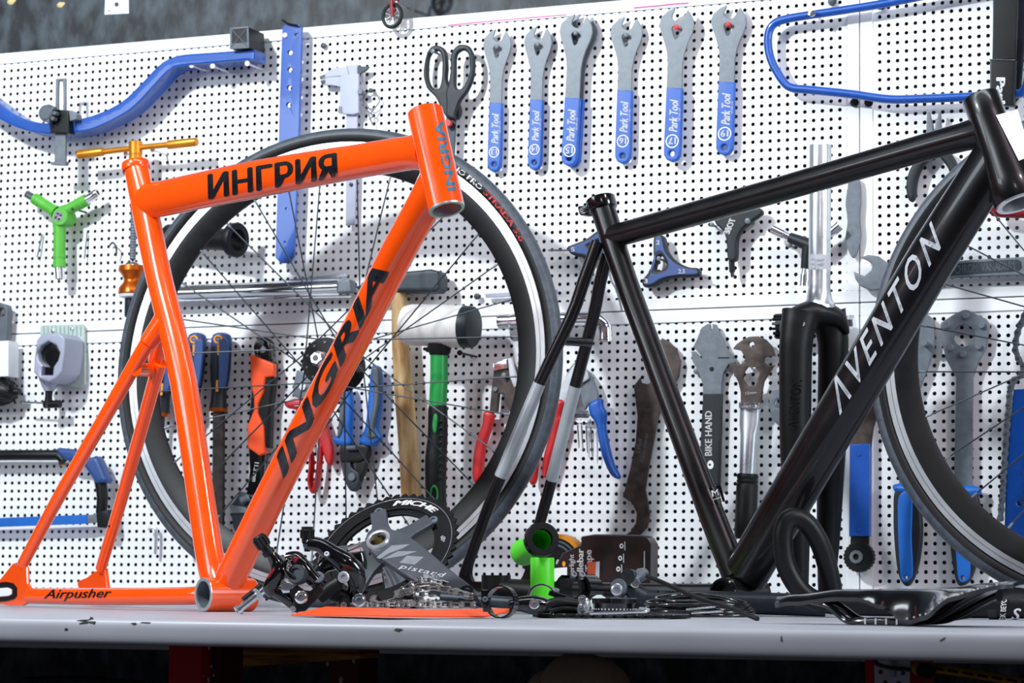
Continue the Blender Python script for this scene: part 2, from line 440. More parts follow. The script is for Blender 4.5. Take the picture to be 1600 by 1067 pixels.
# ------------------------------------------------------------------ perforated tool panels
HOLE_R = 0.0029
def sheet(i0, i1, r0, r1, u0, u1, v0, v1):               # holes at columns i, rows r (pitches), sheet spans u0..u1, v0..v1 (pitches)
    V, Fc = [], []
    idx = {}
    def vt(x, y, z):
        k = (round(x, 3), round(y, 3), z)
        if k not in idx: idx[k] = len(V); V.append(B.w(x * PITCH, -y * PITCH, z))
        return idx[k]
    hr = HOLE_R / PITCH
    c8 = [(math.cos(math.pi / 4 * k), math.sin(math.pi / 4 * k)) for k in range(8)]
    sq = [(1, 0), (1, 1), (0, 1), (-1, 1), (-1, 0), (-1, -1), (0, -1), (1, -1)]
    ni, nr = int(round(i1 - i0)) + 1, int(round(r1 - r0)) + 1
    for a in range(ni):
        for b in range(nr):
            x, y = i0 + a, r0 + b
            o8 = [vt(x + .5 * s, y + .5 * t, 0.0) for s, t in sq]
            k = len(V); 
            V.extend([B.w((x + hr * c) * PITCH, -(y + hr * s) * PITCH, 0.0) for c, s in c8])
            V.extend([B.w((x + hr * c) * PITCH, -(y + hr * s) * PITCH, -0.0009) for c, s in c8])
            for q in range(8):
                q2 = (q + 1) % 8
                Fc.append([o8[q], o8[q2], k + q2, k + q])
                Fc.append([k + q, k + q2, k + 8 + q2, k + 8 + q])
    X0, X1, Y0, Y1 = i0 - .5, i1 + .5, r0 - .5, r1 + .5
    for (a, b, c, d) in ((u0, X0, v0, v1), (X1, u1, v0, v1), (X0, X1, v0, Y0), (X0, X1, Y1, v1)):
        if b - a > 1e-3 and d - c > 1e-3:
            k = len(V); V.extend([B.w(p * PITCH, -q * PITCH, 0) for p, q in ((a, c), (b, c), (b, d), (a, d))]); Fc.append([k, k + 1, k + 2, k + 3])
    return G().add(V, Fc)
def rail(u0, u1, v0, v1, d0=-0.03, d1=0.0022):
    c = B.w((u0 + u1) / 2 * PITCH, -(v0 + v1) / 2 * PITCH, (d0 + d1) / 2)
    return box(c, BU * ((u1 - u0) / 2 * PITCH), BV * ((v1 - v0) / 2 * PITCH), BW * ((d1 - d0) / 2), 0.0008)
SEAM_U, SEAM_V, GAP = 68.27, 33.38, 0.07
def panel(label, u0, u1, v0, v1, i_off, r_off, left, right, top, bottom):
    r = root('perforated_panel', label, 'tool panel', B.w((u0 + u1) / 2 * PITCH, -(v0 + v1) / 2 * PITCH, 0), B, 'white perforated panels of the tool wall')
    a0, a1, b0, b1 = u0 + left, u1 - right, v0 + top, v1 - bottom
    i0 = math.ceil(a0 - i_off - 0.3) + i_off; i1 = math.floor(a1 - i_off + 0.3) + i_off
    r0 = math.ceil(b0 - r_off - 0.3) + r_off; r1 = math.floor(b1 - r_off + 0.3) + r_off
    part('perforated_sheet', sheet(i0, i1, r0, r1, u0 + .05, u1 - .05, v0 + .05, v1 - .05), M['board'], r, weld=False)
    part('rail', rail(u0, u1, v0, v0 + top), M['board'], r); part('rail', rail(u0, u1, v1 - bottom, v1), M['board'], r)
    part('side_rail', rail(u0, u0 + left, v0 + top, v1 - bottom), M['board'], r); part('side_rail', rail(u1 - right, u1, v0 + top, v1 - bottom), M['board'], r)
    return r
TOPV, BOTV = -2.28, 72.0
PUL = panel('white perforated panel, large upper one behind the row of cone wrenches', -82, SEAM_U - GAP, TOPV, SEAM_V - GAP, 0.0, 0.0, 1.35, 1.32, 1.33, 1.22)
PUR = panel('white perforated panel, upper right one behind the black strap', SEAM_U + GAP, 118, TOPV, SEAM_V - GAP, 0.5, 0.0, 1.38, 1.35, 1.33, 1.22)
PLL = panel('white perforated panel, large lower one behind hammers and pliers', -82, SEAM_U - GAP, SEAM_V + GAP, BOTV, 0.13, 0.87, 1.35, 1.30, 1.38, 1.3)
PLR = panel('white perforated panel, lower right one behind blue-grey handled tools', SEAM_U + GAP, 118, SEAM_V + GAP, BOTV, 0.5, 0.45, 1.38, 1.35, 1.38, 1.3)
def marker(pts, w):                                       # a marker-pen stroke on the top rail
    L = [(x, y - w) for x, y in pts] + [(x, y + w) for x, y in pts[::-1]]
    part('marker_stroke', plate(B, L, 0.0022, 0.0002, bev=0.00005), M['pink'], PUL, 'magenta marker pen stroke')
marker([(700, 39.5), (745, 35), (790, 31), (830, 27.5), (885, 23)], 0.9); marker([(890, 21.5), (930, 18.3)], 0.4); marker([(990, 12.5), (1030, 9), (1050, 6.5), (1076, 5)], 1.2)
NOW = ['', 0]
SIDE = {676: 'left', 722: 'right', 1088: 'left', 1130: 'right', 299: 'left', 332: 'middle', 386: 'right', 196: 'left', 238: 'right', 668: 'left', 718: 'right', 82: 'left', 112: 'right', 1168: 'right', 1112: 'left'}
BOLTS = {505: 'dark bolt head up and left of the silver caliper', 745: 'dark bolt head at the end of the pale metal strip', 1300: 'dark bolt head above the blue tube loop, nearer its bend', 1378: 'dark bolt head above the blue tube loop, nearer the strap', 1335: 'black bolt head under the blue tube loop, left of the panel seam', 1357: 'black bolt head under the blue tube loop, right of the panel seam'}
def screw(x, y, d=0.010, r=0.0042, m='steel', name='screw', par=None):
    g = lathe(W(x, y, d), BW, [(-d - .012, .0016), (-.0015, .0016), (-.0015, r), (.0003, r * .95), (.0008, r * .6), (.0008, 0)], 10)
    g += box(W(x, y, d + .0009), B.ex * r * .5, B.ey * r * .12, B.ez * .0002)
    w = SIDE.get(round(x), '')
    lab = BOLTS.get(round(x)) if name == 'bolt' else ' '.join((f"{w} {'cross-head screw' if name == 'screw' else 'round-headed peg'} holding up the " + NOW[0]).split()[:16])
    return thing('hanging_' + name, lab, name, g, M[m], W(x, y, d), B, {'screw': 'hanging screws of the tool wall', 'peg': 'hanging pegs of the tool wall', 'bolt': 'bare bolts of the tool wall'}[name])

# ------------------------------------------------------------------ the workbench
TF0, TF1 = TP(0, 964), TP(1600, 989)
TE = (TF1 - TF0).normalized()                            # along the front edge
TN = Vector((-TE.y, TE.x, 0))                            # towards the wall
TT = 0.0268
def bench_slab():
    r = TT / 2; prof = []
    depth = min((B.w(u * PITCH, 0, 0.004) - TF0).dot(TN) for u in (-60, 80)) if False else None
    for k in range(25):
        a = math.pi / 2 + math.pi * k / 24
        prof.append((-r * 0.6 * abs(math.cos(a)) ** .62, -r + r * math.copysign(abs(math.sin(a)) ** .8, math.sin(a))))
    prof = prof[::-1]                                     # bottom -> nose -> top
    a0 = TF0 - TE * 1.0; a1 = TF0 + TE * 2.3
    V, F = [], []
    n = len(prof)
    ends = []
    for e in (a0, a1):
        # where the slab meets the tool wall
        q = Vector((e.x, e.y, TABLE)); s = (B.w(0, 0, 0.0035) - q).dot(B.ez) / TN.dot(B.ez)
        for x, z in prof: V.append(q + TN * x + Vector((0, 0, z)))
        V.append(q + TN * (s - 0.004)); V.append(q + TN * (s - 0.004) - Vector((0, 0, TT)))
    m = n + 2
    for k in range(m): F.append([k, (k + 1) % m, m + (k + 1) % m, m + k])
    F.append(list(range(m))); F.append([m + k for k in range(m)][::-1])
    return G().add(V, F)
bench = root('workbench', 'long pale grey workbench with a rounded chipped front edge', 'workbench', TF0 + TN * 0.3)
part('bench_top', bench_slab(), M['bench'], bench)
def on_edge(x, k):                                        # a point on the rounded nose above pixel column x, k = angle (0 top, 1 front, 2 bottom)
    r = ray(x, 975); t = (TF0 - C).dot(TN) / r.dot(TN); q = C + r * t
    a = math.pi / 2 * (1 + k); R = TT / 2
    return Vector((q.x, q.y, TABLE)) + TN * (-R * .6 * abs(math.cos(a)) ** .62) + Vector((0, 0, -R + R * math.copysign(abs(math.sin(a)) ** .8, math.sin(a)))), (TN * math.cos(a) + Vector((0, 0, math.sin(a)))).normalized()
def chip(x, k, pts):
    p, n = on_edge(x, k)
    F = Fr(p, TE, n.cross(TE), n); s = 1 / 1450
    g = plate2(F, [[Vector((a * s, b * s, 0)) for a, b in pts]], -0.0002, 0.0005, 0.00005)
    part('chip', g, M['chip'], bench, 'chipped spot showing dark chipboard')
chip(145, .55, [(-18, -3), (-4, -2), (0, -1), (10, -3), (12, 1), (6, 4), (3, 9), (-2, 11), (-3, 5), (-7, 2), (-12, 0)])
chip(132, .4, [(-8, -1), (4, -2), (14, 0), (18, 2), (6, 2), (-2, 1)])
chip(110, .95, [(-3, -1.5), (2, -2), (4, 1), (-1, 2.5)])
chip(215, .6, [(-6, 0), (0, -2), (5, -1), (3, 2), (-2, 2)])
chip(232, .5, [(-8, -1), (8, -1.5), (10, 0.5), (-6, 1)])
chip(628, .7, [(-7, -1), (0, -2.5), (8, 0), (3, 2), (-5, 2)])
chip(1225, .8, [(-1, -4), (1, -4), (1, 4), (-1, 4)])
chip(1478, .7, [(-6, -3), (0, -1), (6, 4), (2, 3), (-4, -1)])
# timber frame under the bench
def under(x0, x1, y0, y1, Z, thick, m, name, label=None, par=None):
    a, b, c_, d = P(x0, y0, Z), P(x1, y0, Z), P(x1, y1, Z), P(x0, y1, Z)
    ctr = (a + b + c_ + d) / 4
    bw, bh = (b - a).length / 2, (d - a).length / 2
    return part(name, box(ctr + TN * thick / 2, TE * bw, ZW * bh, TN * thick / 2, 0.002), M[m], par or bench, label)
under(254, 313, 999, 1640, 2.93, 0.06, 'legred', 'leg', 'bright red painted leg')
under(313.5, 342, 999, 1640, 2.94, 0.05, 'brownred', 'leg_batten', 'dark brown-red batten with paint spots')
for x, y, r in ((328, 1003, 3.5), (331, 1041, 1.5), (318, 1056, 1.3), (334, 1055, 1.6), (326, 1062, 2.5), (327, 1012, 2)):
    part('paint_spot', ball(P(x, y, 2.94) - TN * 0.0005, r * .0007, 8, (1, 1.6, .3), Fr(Vector((0, 0, 0)), TE, ZW, TN)), M['decal'], bench, 'pale paint spot')
def rail_beam():
    Z = 3.12; a = [P(x, y, Z) for x, y in ((343, 999), (562, 1000), (562, 1029), (343, 1044))]
    V = a + [v + TN * 0.05 for v in a]
    return G().add(V, [[0, 1, 2, 3], [4, 7, 6, 5], [0, 4, 5, 1], [1, 5, 6, 2], [2, 6, 7, 3], [3, 7, 4, 0]])
part('cross_rail', rail_beam(), M['timber'], bench, 'bare red-brown timber cross rail')
under(508, 560, 1029, 1640, 3.2, 0.05, 'brownred', 'leg', 'dark brown-red inner leg')
for x, y, r in ((512, 1037, 3), (553, 1032, 3), (533, 1062, 4)):
    part('paint_spot', ball(P(x, y, 3.2) - TN * 0.0005, r * .0007, 8, (1, 1.6, .3), Fr(Vector((0, 0, 0)), TE, ZW, TN)), M['decal'], bench, 'pale paint spot')
under(1352, 1368, 1022, 1640, 2.72, 0.05, 'legred', 'leg', 'red leg behind the steel plate')
under(1420, 1440, 1024, 1640, 2.72, 0.05, 'legred', 'leg', 'red leg right of the steel plate')
def steelplate():
    Z = 2.70; F = Fr(P(1394, 1040, Z), TE, ZW, -TN)
    return plate(F, [(1366, 1022), (1421, 1024), (1421, 1300), (1366, 1300)], 0, 0.004, [circ(1376, 1049.5, 3.4), circ(1411, 1051, 3.4), circ(1383, 1066, 3.2), circ(1404, 1067, 3.2)], 0.0006)
part('steel_plate', steelplate(), M['alu'], bench, 'perforated silver steel plate')
part('plate_rib', tube([P(1393, 1025, 2.69), P(1394, 1058, 2.69)], [0.003, 0.002], 8), M['alu'], bench)
# things below the bench
def cord():
    pts = [(1366, 1030), (1372, 1038), (1390, 1043), (1418, 1046), (1440, 1047)]
    return tube([P(x, y, 2.672) for x, y in pts], 0.0022, 8, smooth=4)
thing('black_cable', 'thin black cable hanging across the steel plate below the bench', 'cable', cord(), M['black'], P(1390, 1043, 2.672))
rp = root('yellow_rope', 'yellow and black braided rope knotted below the bench', 'rope', P(1460, 1045, 2.66))
pts = [(1432, 1041), (1440, 1037), (1430, 1043), (1437, 1050), (1447, 1046), (1460, 1045), (1500, 1050), (1550, 1058), (1600, 1067), (1660, 1078)]
part('cord', tube([P(x, y, 2.66 + .004 * (k % 2)) for k, (x, y) in enumerate(pts)], 0.0042, 10, smooth=6), M['rope1'], rp, 'yellow braided cord')
part('knot', ball(P(1447, 1048, 2.655), 0.010, 10, (1, 1.1, .8)), M['rope2'], rp, 'black tape knot')
for x in range(1466, 1660, 23):
    y = 1045 + (x - 1460) * .158
    part('fleck', tube([P(x - 8, y - 2.5, 2.656), P(x + 8, y + .8, 2.656)], [.0014, .0014], 6), M['rope2'], rp, 'dark fleck woven in the rope')
g = ball(P(906, 1075, 2.95), 0.044, 20, (1.02, .92, .9)); g += ball(P(915, 1088, 2.90), 0.05, 20, (1.0, .8, .9)); g += ball(P(950, 1078, 2.95), 0.026, 14, (1, .85, 1)); g += ball(P(865, 1092, 2.96), 0.034, 14, (1, .9, 1))
def lump(g, amp):
    for v in g.V:
        n = math.sin(v.x * 150 + v.z * 90) * math.sin(v.z * 130 + v.x * 40); v += Vector((0, n * amp, n * amp * .6))
    return g
thing('canvas_sack', 'rumpled beige canvas sack in the dark below the bench', 'sack', lump(g, .0022), M['sack'], P(906, 1120, 2.95))
thing('dark_pole', 'dark pole catching a thin line of light below the bench, at left', 'pole', tube([P(38, 1061, 3.3), P(130, 1060, 3.3), P(235, 1068, 3.3)], [0.003, 0.003, 0.003], 8, smooth=4), M['blackm'], P(130, 1062, 3.3))
# ================================================================== BICYCLE FRAMES
def bike_frame(px, Z, yaw):                               # working frame: ex forward, ey up, ez = the bike's right side
    a = math.radians(yaw); f = Vector((math.cos(a), -math.sin(a), 0)); n = Vector((-math.sin(a), -math.cos(a), 0))
    return Fr(P(*px, Z), f, ZW, n)
def ftube(F, pts, n=20, smooth=0, cap=True, flare=0.0):    # pts: (px, py, lateral, in-plane radius, lateral radius)
    W_ = [F.hit(x, y, l) for x, y, l, a, b in pts]
    return tube(W_, [(a, b) for *_, a, b in pts], n, up=F.ez, smooth=smooth, cap=cap)
def bead(F, a, b, ra, rb, t=0.0022, n=24):                # a weld fillet round a tube end: from world a towards b
    d = (b - a).normalized()
    x = d.cross(F.ez).normalized(); y = x.cross(d)
    ring = [a + x * ra * math.cos(2 * math.pi * k / n) + y * rb * math.sin(2 * math.pi * k / n) for k in range(n)]
    return tube(ring, t, 6, closed=True)
def hollow(base, axis, L, r, ri, n=32, lip=0.0):
    return lathe(base, axis, [(0, ri), (0, r - .0008), (.0008, r), (L - .0008, r), (L, r - .0008), (L, ri), (0, ri)], n)
# ------------------------------------------------------------------ the orange frame
OZ = 3.39
OF = bike_frame((355, 928.8), OZ, 53)
o_ = root('bicycle_frameset', 'glossy orange track bicycle frame standing on the bench', 'bicycle frame', TP(355, 950), OF, 'bare bicycle frames on the bench')
BBo = OF.w(0, 0, 0)
part('bottom_bracket_shell', hollow(OF.w(0, 0, -.034), OF.ez, .068, .0212, .0172), M['orange'], o_)
part('shell_liner', lathe(OF.w(0, 0, -.0335), OF.ez, [(0, .0172), (0, .0162), (.067, .0162), (.067, .0172)], 32), M['steel'], o_, 'bare threaded inside of the bottom bracket shell')
for s in (-1, 1):
    part('shell_rim', lathe(OF.w(0, 0, s * .0335), OF.ez * s, [(-.012, .0172), (-.012, .0165), (.0012, .0168), (.0012, .0206), (0, .0208)], 32), M['alu'], o_, 'bare machined rim of the bottom bracket shell')
st = [(340, 914, 0, .0200, .0165), (326, 860, 0, .0210, .0165), (287, 600, 0, .0200, .0165), (250, 440, 0, .0190, .0165), (229, 340, 0, .0205, .0165), (213, 262, 0, .0165, .0165)]
part('seat_tube', ftube(OF, st, 24, 4), M['orange'], o_)
part('seat_collar', lathe(OF.hit(213, 266, 0), OF.hit(211, 250) - OF.hit(213, 266), [(0, .0165), (.0, .0185), (.003, .0192), (.009, .0192), (.011, .018), (.011, .0145), (.0, .0145)], 24), M['orange'], o_)
tt = [(222, 316, 0, .0235, .0165), (240, 313, 0, .0240, .0165), (400, 280, 0, .0240, .0165), (560, 252, 0, .0205, .0165), (640, 239, 0, .0198, .0165), (668, 235, 0, .0235, .0175)]
part('top_tube', ftube(OF, tt, 24, 4), M['orange'], o_)
dt = [(359, 906, 0, .0190, .0195), (441, 740, 0, .0195, .0195), (550, 534, 0, .0200, .0195), (618, 401, 0, .0205, .0195), (660, 324, 0, .0212, .0190), (682, 283, 0, .0235, .0185)]
part('down_tube', ftube(OF, dt, 24, 4), M['orange'], o_)
h0, h1 = OF.hit(664, 174), OF.hit(698, 327)
hx = (h1 - h0).normalized(); HL = (h1 - h0).length
part('head_tube', hollow(h0, hx, HL, .0205, .0170, 36), M['orange'], o_)
part('head_rim', lathe(h1, hx, [(-.10, .0172), (-.10, .0164), (.0008, .0168), (.0008, .0203), (-.001, .0206)], 36), M['alu'], o_, 'bare machined lower rim of the head tube')
def jf(a, b, ra, rb, k=.012):                             # smooth fillet cone where a tube meets another
    d = (b - a).normalized(); return tube([a + d * t for t in (-.004, .004, k * .6, k * 1.4, k * 2.6)], [(ra * s, rb * s) for s in (1.16, 1.10, 1.05, 1.015, .99)], 24, up=OF.ez, smooth=2)
# stays
def stay(F, pts, m, r_, name, n=16): return part(name, ftube(F, pts, n, 3), m, r_)
stay(OF, [(246, 505, 12, .016, .010), (230, 536, .020, .0120, .009), (216, 560, .024, .0115, .009), (174, 634, .036, .0110, .0085), (116, 734, .050, .0105, .008), (79, 800, .057, .0100, .0075), (35, 882, .062, .0100, .0065)][1:], M['orange'], o_, 'seat_stay')
stay(OF, [(250, 565, -.020, .0120, .009), (231, 634, -.034, .0110, .0085), (203, 734, -.050, .0105, .008), (184, 800, -.057, .0100, .0075), (157, 890, -.062, .0100, .0065)], M['orange'], o_, 'seat_stay')
part('stay_yoke', ftube(OF, [(256, 500, .006, .016, .013), (243, 520, .012, .0140, .013), (230, 537, .019, .0125, .011)], 16, 3), M['orange'], o_)
part('stay_yoke', ftube(OF, [(262, 505, -.006, .014, .012), (252, 535, -.013, .0135, .012), (243, 565, -.021, .0125, .010)], 16, 3), M['orange'], o_)
part('stay_bridge', tube([OF.hit(212, 577, .028), OF.hit(240, 578, -.022)], [(.0085, .009)] * 2, 14, up=ZW), M['orange'], o_)
stay(OF, [(313, 929, .022, .0115, .010), (290, 931, .030, .0112, .009), (160, 932, .052, .0112, .0085), (45, 931, .062, .0105, .0075)], M['orange'], o_, 'chain_stay')
stay(OF, [(360, 931, -.026, .0115, .010), (300, 931, -.040, .0112, .009), (200, 931, -.056, .0110, .0085), (160, 931, -.062, .0105, .0075)], M['orange'], o_, 'chain_stay')
do = part('dropout', plate(OF, [(20, 880), (40, 886), (41, 912), (46, 920), (46, 941), (34, 946), (14, 946), (-18, 941), (-20, 918), (0, 905)], .059, .006, (), .001), M['orange'], o_)
part('slot_frame', plate(OF, [(-16, 912), (8, 909), (19, 911), (25, 918), (25, 931), (20, 936), (8, 939), (-16, 941)], .0645, .0022, [[(-14, 919), (12, 917), (19, 920), (19, 929), (14, 932), (-14, 934)]], .0005, hsmooth=False), M['blackm'], do, 'black liner of the rear slot')
part('axle_insert', plate(OF, [(-14, 920), (12, 918), (18, 921), (18, 928), (13, 931), (-14, 933)], 0.0652, .0012), M['white'], do, 'bare metal in the slot')
part('dropout', plate(OF, [(147, 893), (163, 888), (166, 912), (170, 943), (150, 945), (138, 942), (121, 915), (121, 908), (136, 902)], -.068, .006, (), .001), M['orange'], o_)
for (x, y) in ((170, 822),): part('stay_rivet', ball(OF.hit(x, y, -.05), .0015, 8), M['blackm'], o_)
# lettering
def skin_of(F, pts): return Skin([F.hit(x, y, l) for x, y, l, *_ in pts], [tuple(p[3:5]) for p in pts], F.ez)
part('lettering', print_on('ИНГРИЯ', skin_of(OF, tt), (325, 311), (527, 277), (324, 273), .035), M['inkp'], o_, 'dark lettering along the top tube', weld=False)
part('lettering', print_on('INGRIA', skin_of(OF, dt), (443, 749), (608, 425), (427, 719), .04, 0.12), M['inkp'], o_, 'dark lettering along the down tube', weld=False)
part('lettering', print_on('INGRIA', Skin([h0, h1], [(.0205, .0205)] * 2, OF.ez), (713, 297), (692, 189), (699, 300), .03, 0.1), M['tealp'], o_, 'teal lettering up the head tube', weld=False)
part('lettering', print_on('Airpusher', skin_of(OF, [(322, 929, .022, .0115, .010), (290, 931, .030, .0112, .009), (160, 932, .052, .0112, .0085), (45, 931, .062, .0105, .0075)]), (68, 935), (173, 933), (70, 920), .012, 0.3), M['inkp'], o_, 'dark script lettering on the chain stay', weld=False)

# ------------------------------------------------------------------ the black frame
KF = bike_frame((1158, 929), 3.40, 43)
k_ = root('bicycle_frameset', 'black anodised bicycle frame with pale lettering and a silver band on each seat stay', 'bicycle frame', TP(1150, 955), KF, 'bare bicycle frames on the bench')
part('bottom_bracket_shell', hollow(KF.w(0, 0, -.034), KF.ez, .068, .0215, .0175), M['blackf'], k_)
part('bracket_cup', lathe(KF.w(0, 0, .034), KF.ez, [(0, .0205), (.004, .0205), (.005, .0195), (.005, .0165), (.002, .0160), (.002, .013), (-.01, .012)], 28), M['black'], k_)
kst = [(1150, 900, 0, .0180, .0170), (1111, 801, 0, .0172, .016), (1060, 663, 0, .0158, .0155), (1013, 534, 0, .0148, .0152), (975, 430, 0, .0152, .0152), (948, 345, 0, .0168, .0158), (941, 324, 0, .0168, .0160)]
part('seat_tube', ftube(KF, kst, 24, 3), M['blackf'], k_)
ktt = [(958, 368, 0, .0150, .0165), (985, 362, 0, .0155, .0165), (1200, 301, 0, .0158, .0165), (1450, 229, 0, .0165, .0165), (1505, 214, 0, .0172, .0168), (1538, 205, 0, .0200, .0185)]
part('top_tube', ftube(KF, ktt, 24, 3), M['blackf'], k_)
kdt = [(1165, 898, 0, .0300, .022), (1261, 734, 0, .0310, .022), (1379, 534, 0, .0320, .0215), (1458, 400, 0, .0320, .021), (1560, 240, 0, .0300, .020)]
part('down_tube', ftube(KF, kdt, 28, 3), M['blackf'], k_)
g0, g1 = KF.hit(1532, 152), KF.hit(1592, 316); gx = (g1 - g0).normalized(); GL = (g1 - g0).length
part('head_tube', lathe(g0, gx, [(0, .017), (0, .0215), (.001, .0222), (GL * .2, .0218), (GL * .55, .0235), (GL * .8, .0275), (GL - .001, .0285), (GL, .0278), (GL, .022), (GL * .8, .020), (0, .017)], 36), M['blackf'], k_)
part('head_rim', lathe(g1, gx, [(-.015, .0225), (-.015, .0205), (.002, .0212), (.002, .0268), (0, .0275)], 36), M['alu'], k_, 'bare machined lower rim of the head tube')
part('head_sticker', patch_on(Skin([g0, g0 + gx * GL * .3, g0 + gx * GL * .62, g1], [(.0220, .0220), (.0221, .0221), (.0242, .0242), (.0284, .0284)], KF.ez), [(1556, 180), (1590, 171), (1612, 243), (1592, 251)], .0016), M['print'], k_, 'white sticker on the head tube', angle=60)
cax = (KF.hit(938, 308) - KF.hit(945, 336)).normalized(); c0 = KF.hit(942, 327)
sc_ = part('seat_collar', lathe(c0, cax, [(0, .0165), (0, .0192), (.001, .0198), (.0145, .0198), (.0155, .0190), (.0155, .0150), (0, .0150)], 28), M['black'], k_)
part('collar_lug', box(KF.hit(916, 330, .004), KF.ex * .006, cax * .0068, KF.ez * .009, .002), M['black'], sc_)
part('collar_bolt', lathe(KF.hit(912, 329, .013), KF.ez, [(-.012, .0035), (.002, .0048), (.0045, .0045), (.0045, .0024), (.002, .0022), (.002, 0)], 14), M['chrome'], sc_, 'chrome clamp bolt')
def lerp(p, q, t): return tuple(a + (b - a) * t for a, b in zip(p, q))
near = [(934, 378, .012), (912, 440, .021), (892, 496, .028), (843, 599, .040), (782, 745, .053), (757, 808, .058), (726, 897, .062)]
far = [(950, 395, -.010), (938, 440, -.018), (927, 496, -.026), (899, 603, -.040), (862, 750, -.053), (842, 822, -.058), (824, 888, -.062)]
for L, nm in ((near, 'near'), (far, 'far')):
    part('seat_stay', ftube(KF, [p + (.0088 - .0014 * i / 6, .0088 - .0012 * i / 6) for i, p in enumerate(L)], 16, 3), M['blackf'], k_)
    a, b = L[3], L[4]
    part('silver_band', ftube(KF, [lerp(a, b, t) + (.00855, .0085) for t in (0, .35, .7, 1)], 18, 3), M['silverband'], k_, 'silver band on the seat stay')
part('stay_bridge', tube([KF.hit(876, 532, .030), KF.hit(921, 535, -.026)], [.0062, .0062], 14), M['blackf'], k_)
part('bridge_hole', lathe(KF.hit(898, 533, .006) - KF.ex * .0058, -KF.ex, [(0, .0025), (.0008, .0024), (.0008, 0)], 10), M['black'], k_)
part('chain_stay', ftube(KF, [(1120, 925, .022, .011, .009), (1050, 924, .03, .010, .008), (900, 921, .048, .0095, .0075), (740, 918, .062, .0085, .006)], 16, 3), M['blackf'], k_)
part('chain_stay', ftube(KF, [(1165, 928, -.024, .011, .009), (1080, 925, -.036, .010, .008), (960, 922, -.052, .0095, .0075), (838, 918, -.062, .0085, .006)], 16, 3), M['blackf'], k_)
for lat, dx in ((.059, 0), (-.065, 100)):
    part('dropout', plate(KF, [(724 + dx, 880), (736 + dx, 876), (734 + dx, 897), (742 + dx, 912), (760 + dx, 918), (752 + dx, 930), (728 + dx, 936), (702 + dx, 930), (690 + dx, 934), (688 + dx, 922), (705 + dx, 912), (716 + dx, 900)], lat, .006, (), .001, True), M['blackf'], k_)
part('lettering', print_on('ΛVENTON', skin_of(KF, kdt), (1312, 649), (1470, 387), (1296, 604), .012, 0.0, 1.32), M['decal'], k_, 'pale lettering up the down tube', weld=False)
KS = skin_of(KF, kst)
part('size_label', patch_on(KS, [(1105, 763), (1126, 757), (1133, 783), (1112, 790)]), M['black'], k_, 'small black size label', angle=80)
part('lettering', print_on('M', KS, (1113, 776), (1124, 773), (1111, 766), .02, eps=.0009), M['print'], k_, 'white size letter', weld=False)
part('lettering', print_on('======', KS, (1114, 783), (1129, 778), (1113, 779), .0, eps=.0009), M['print'], k_, 'fine print on the size label', weld=False)
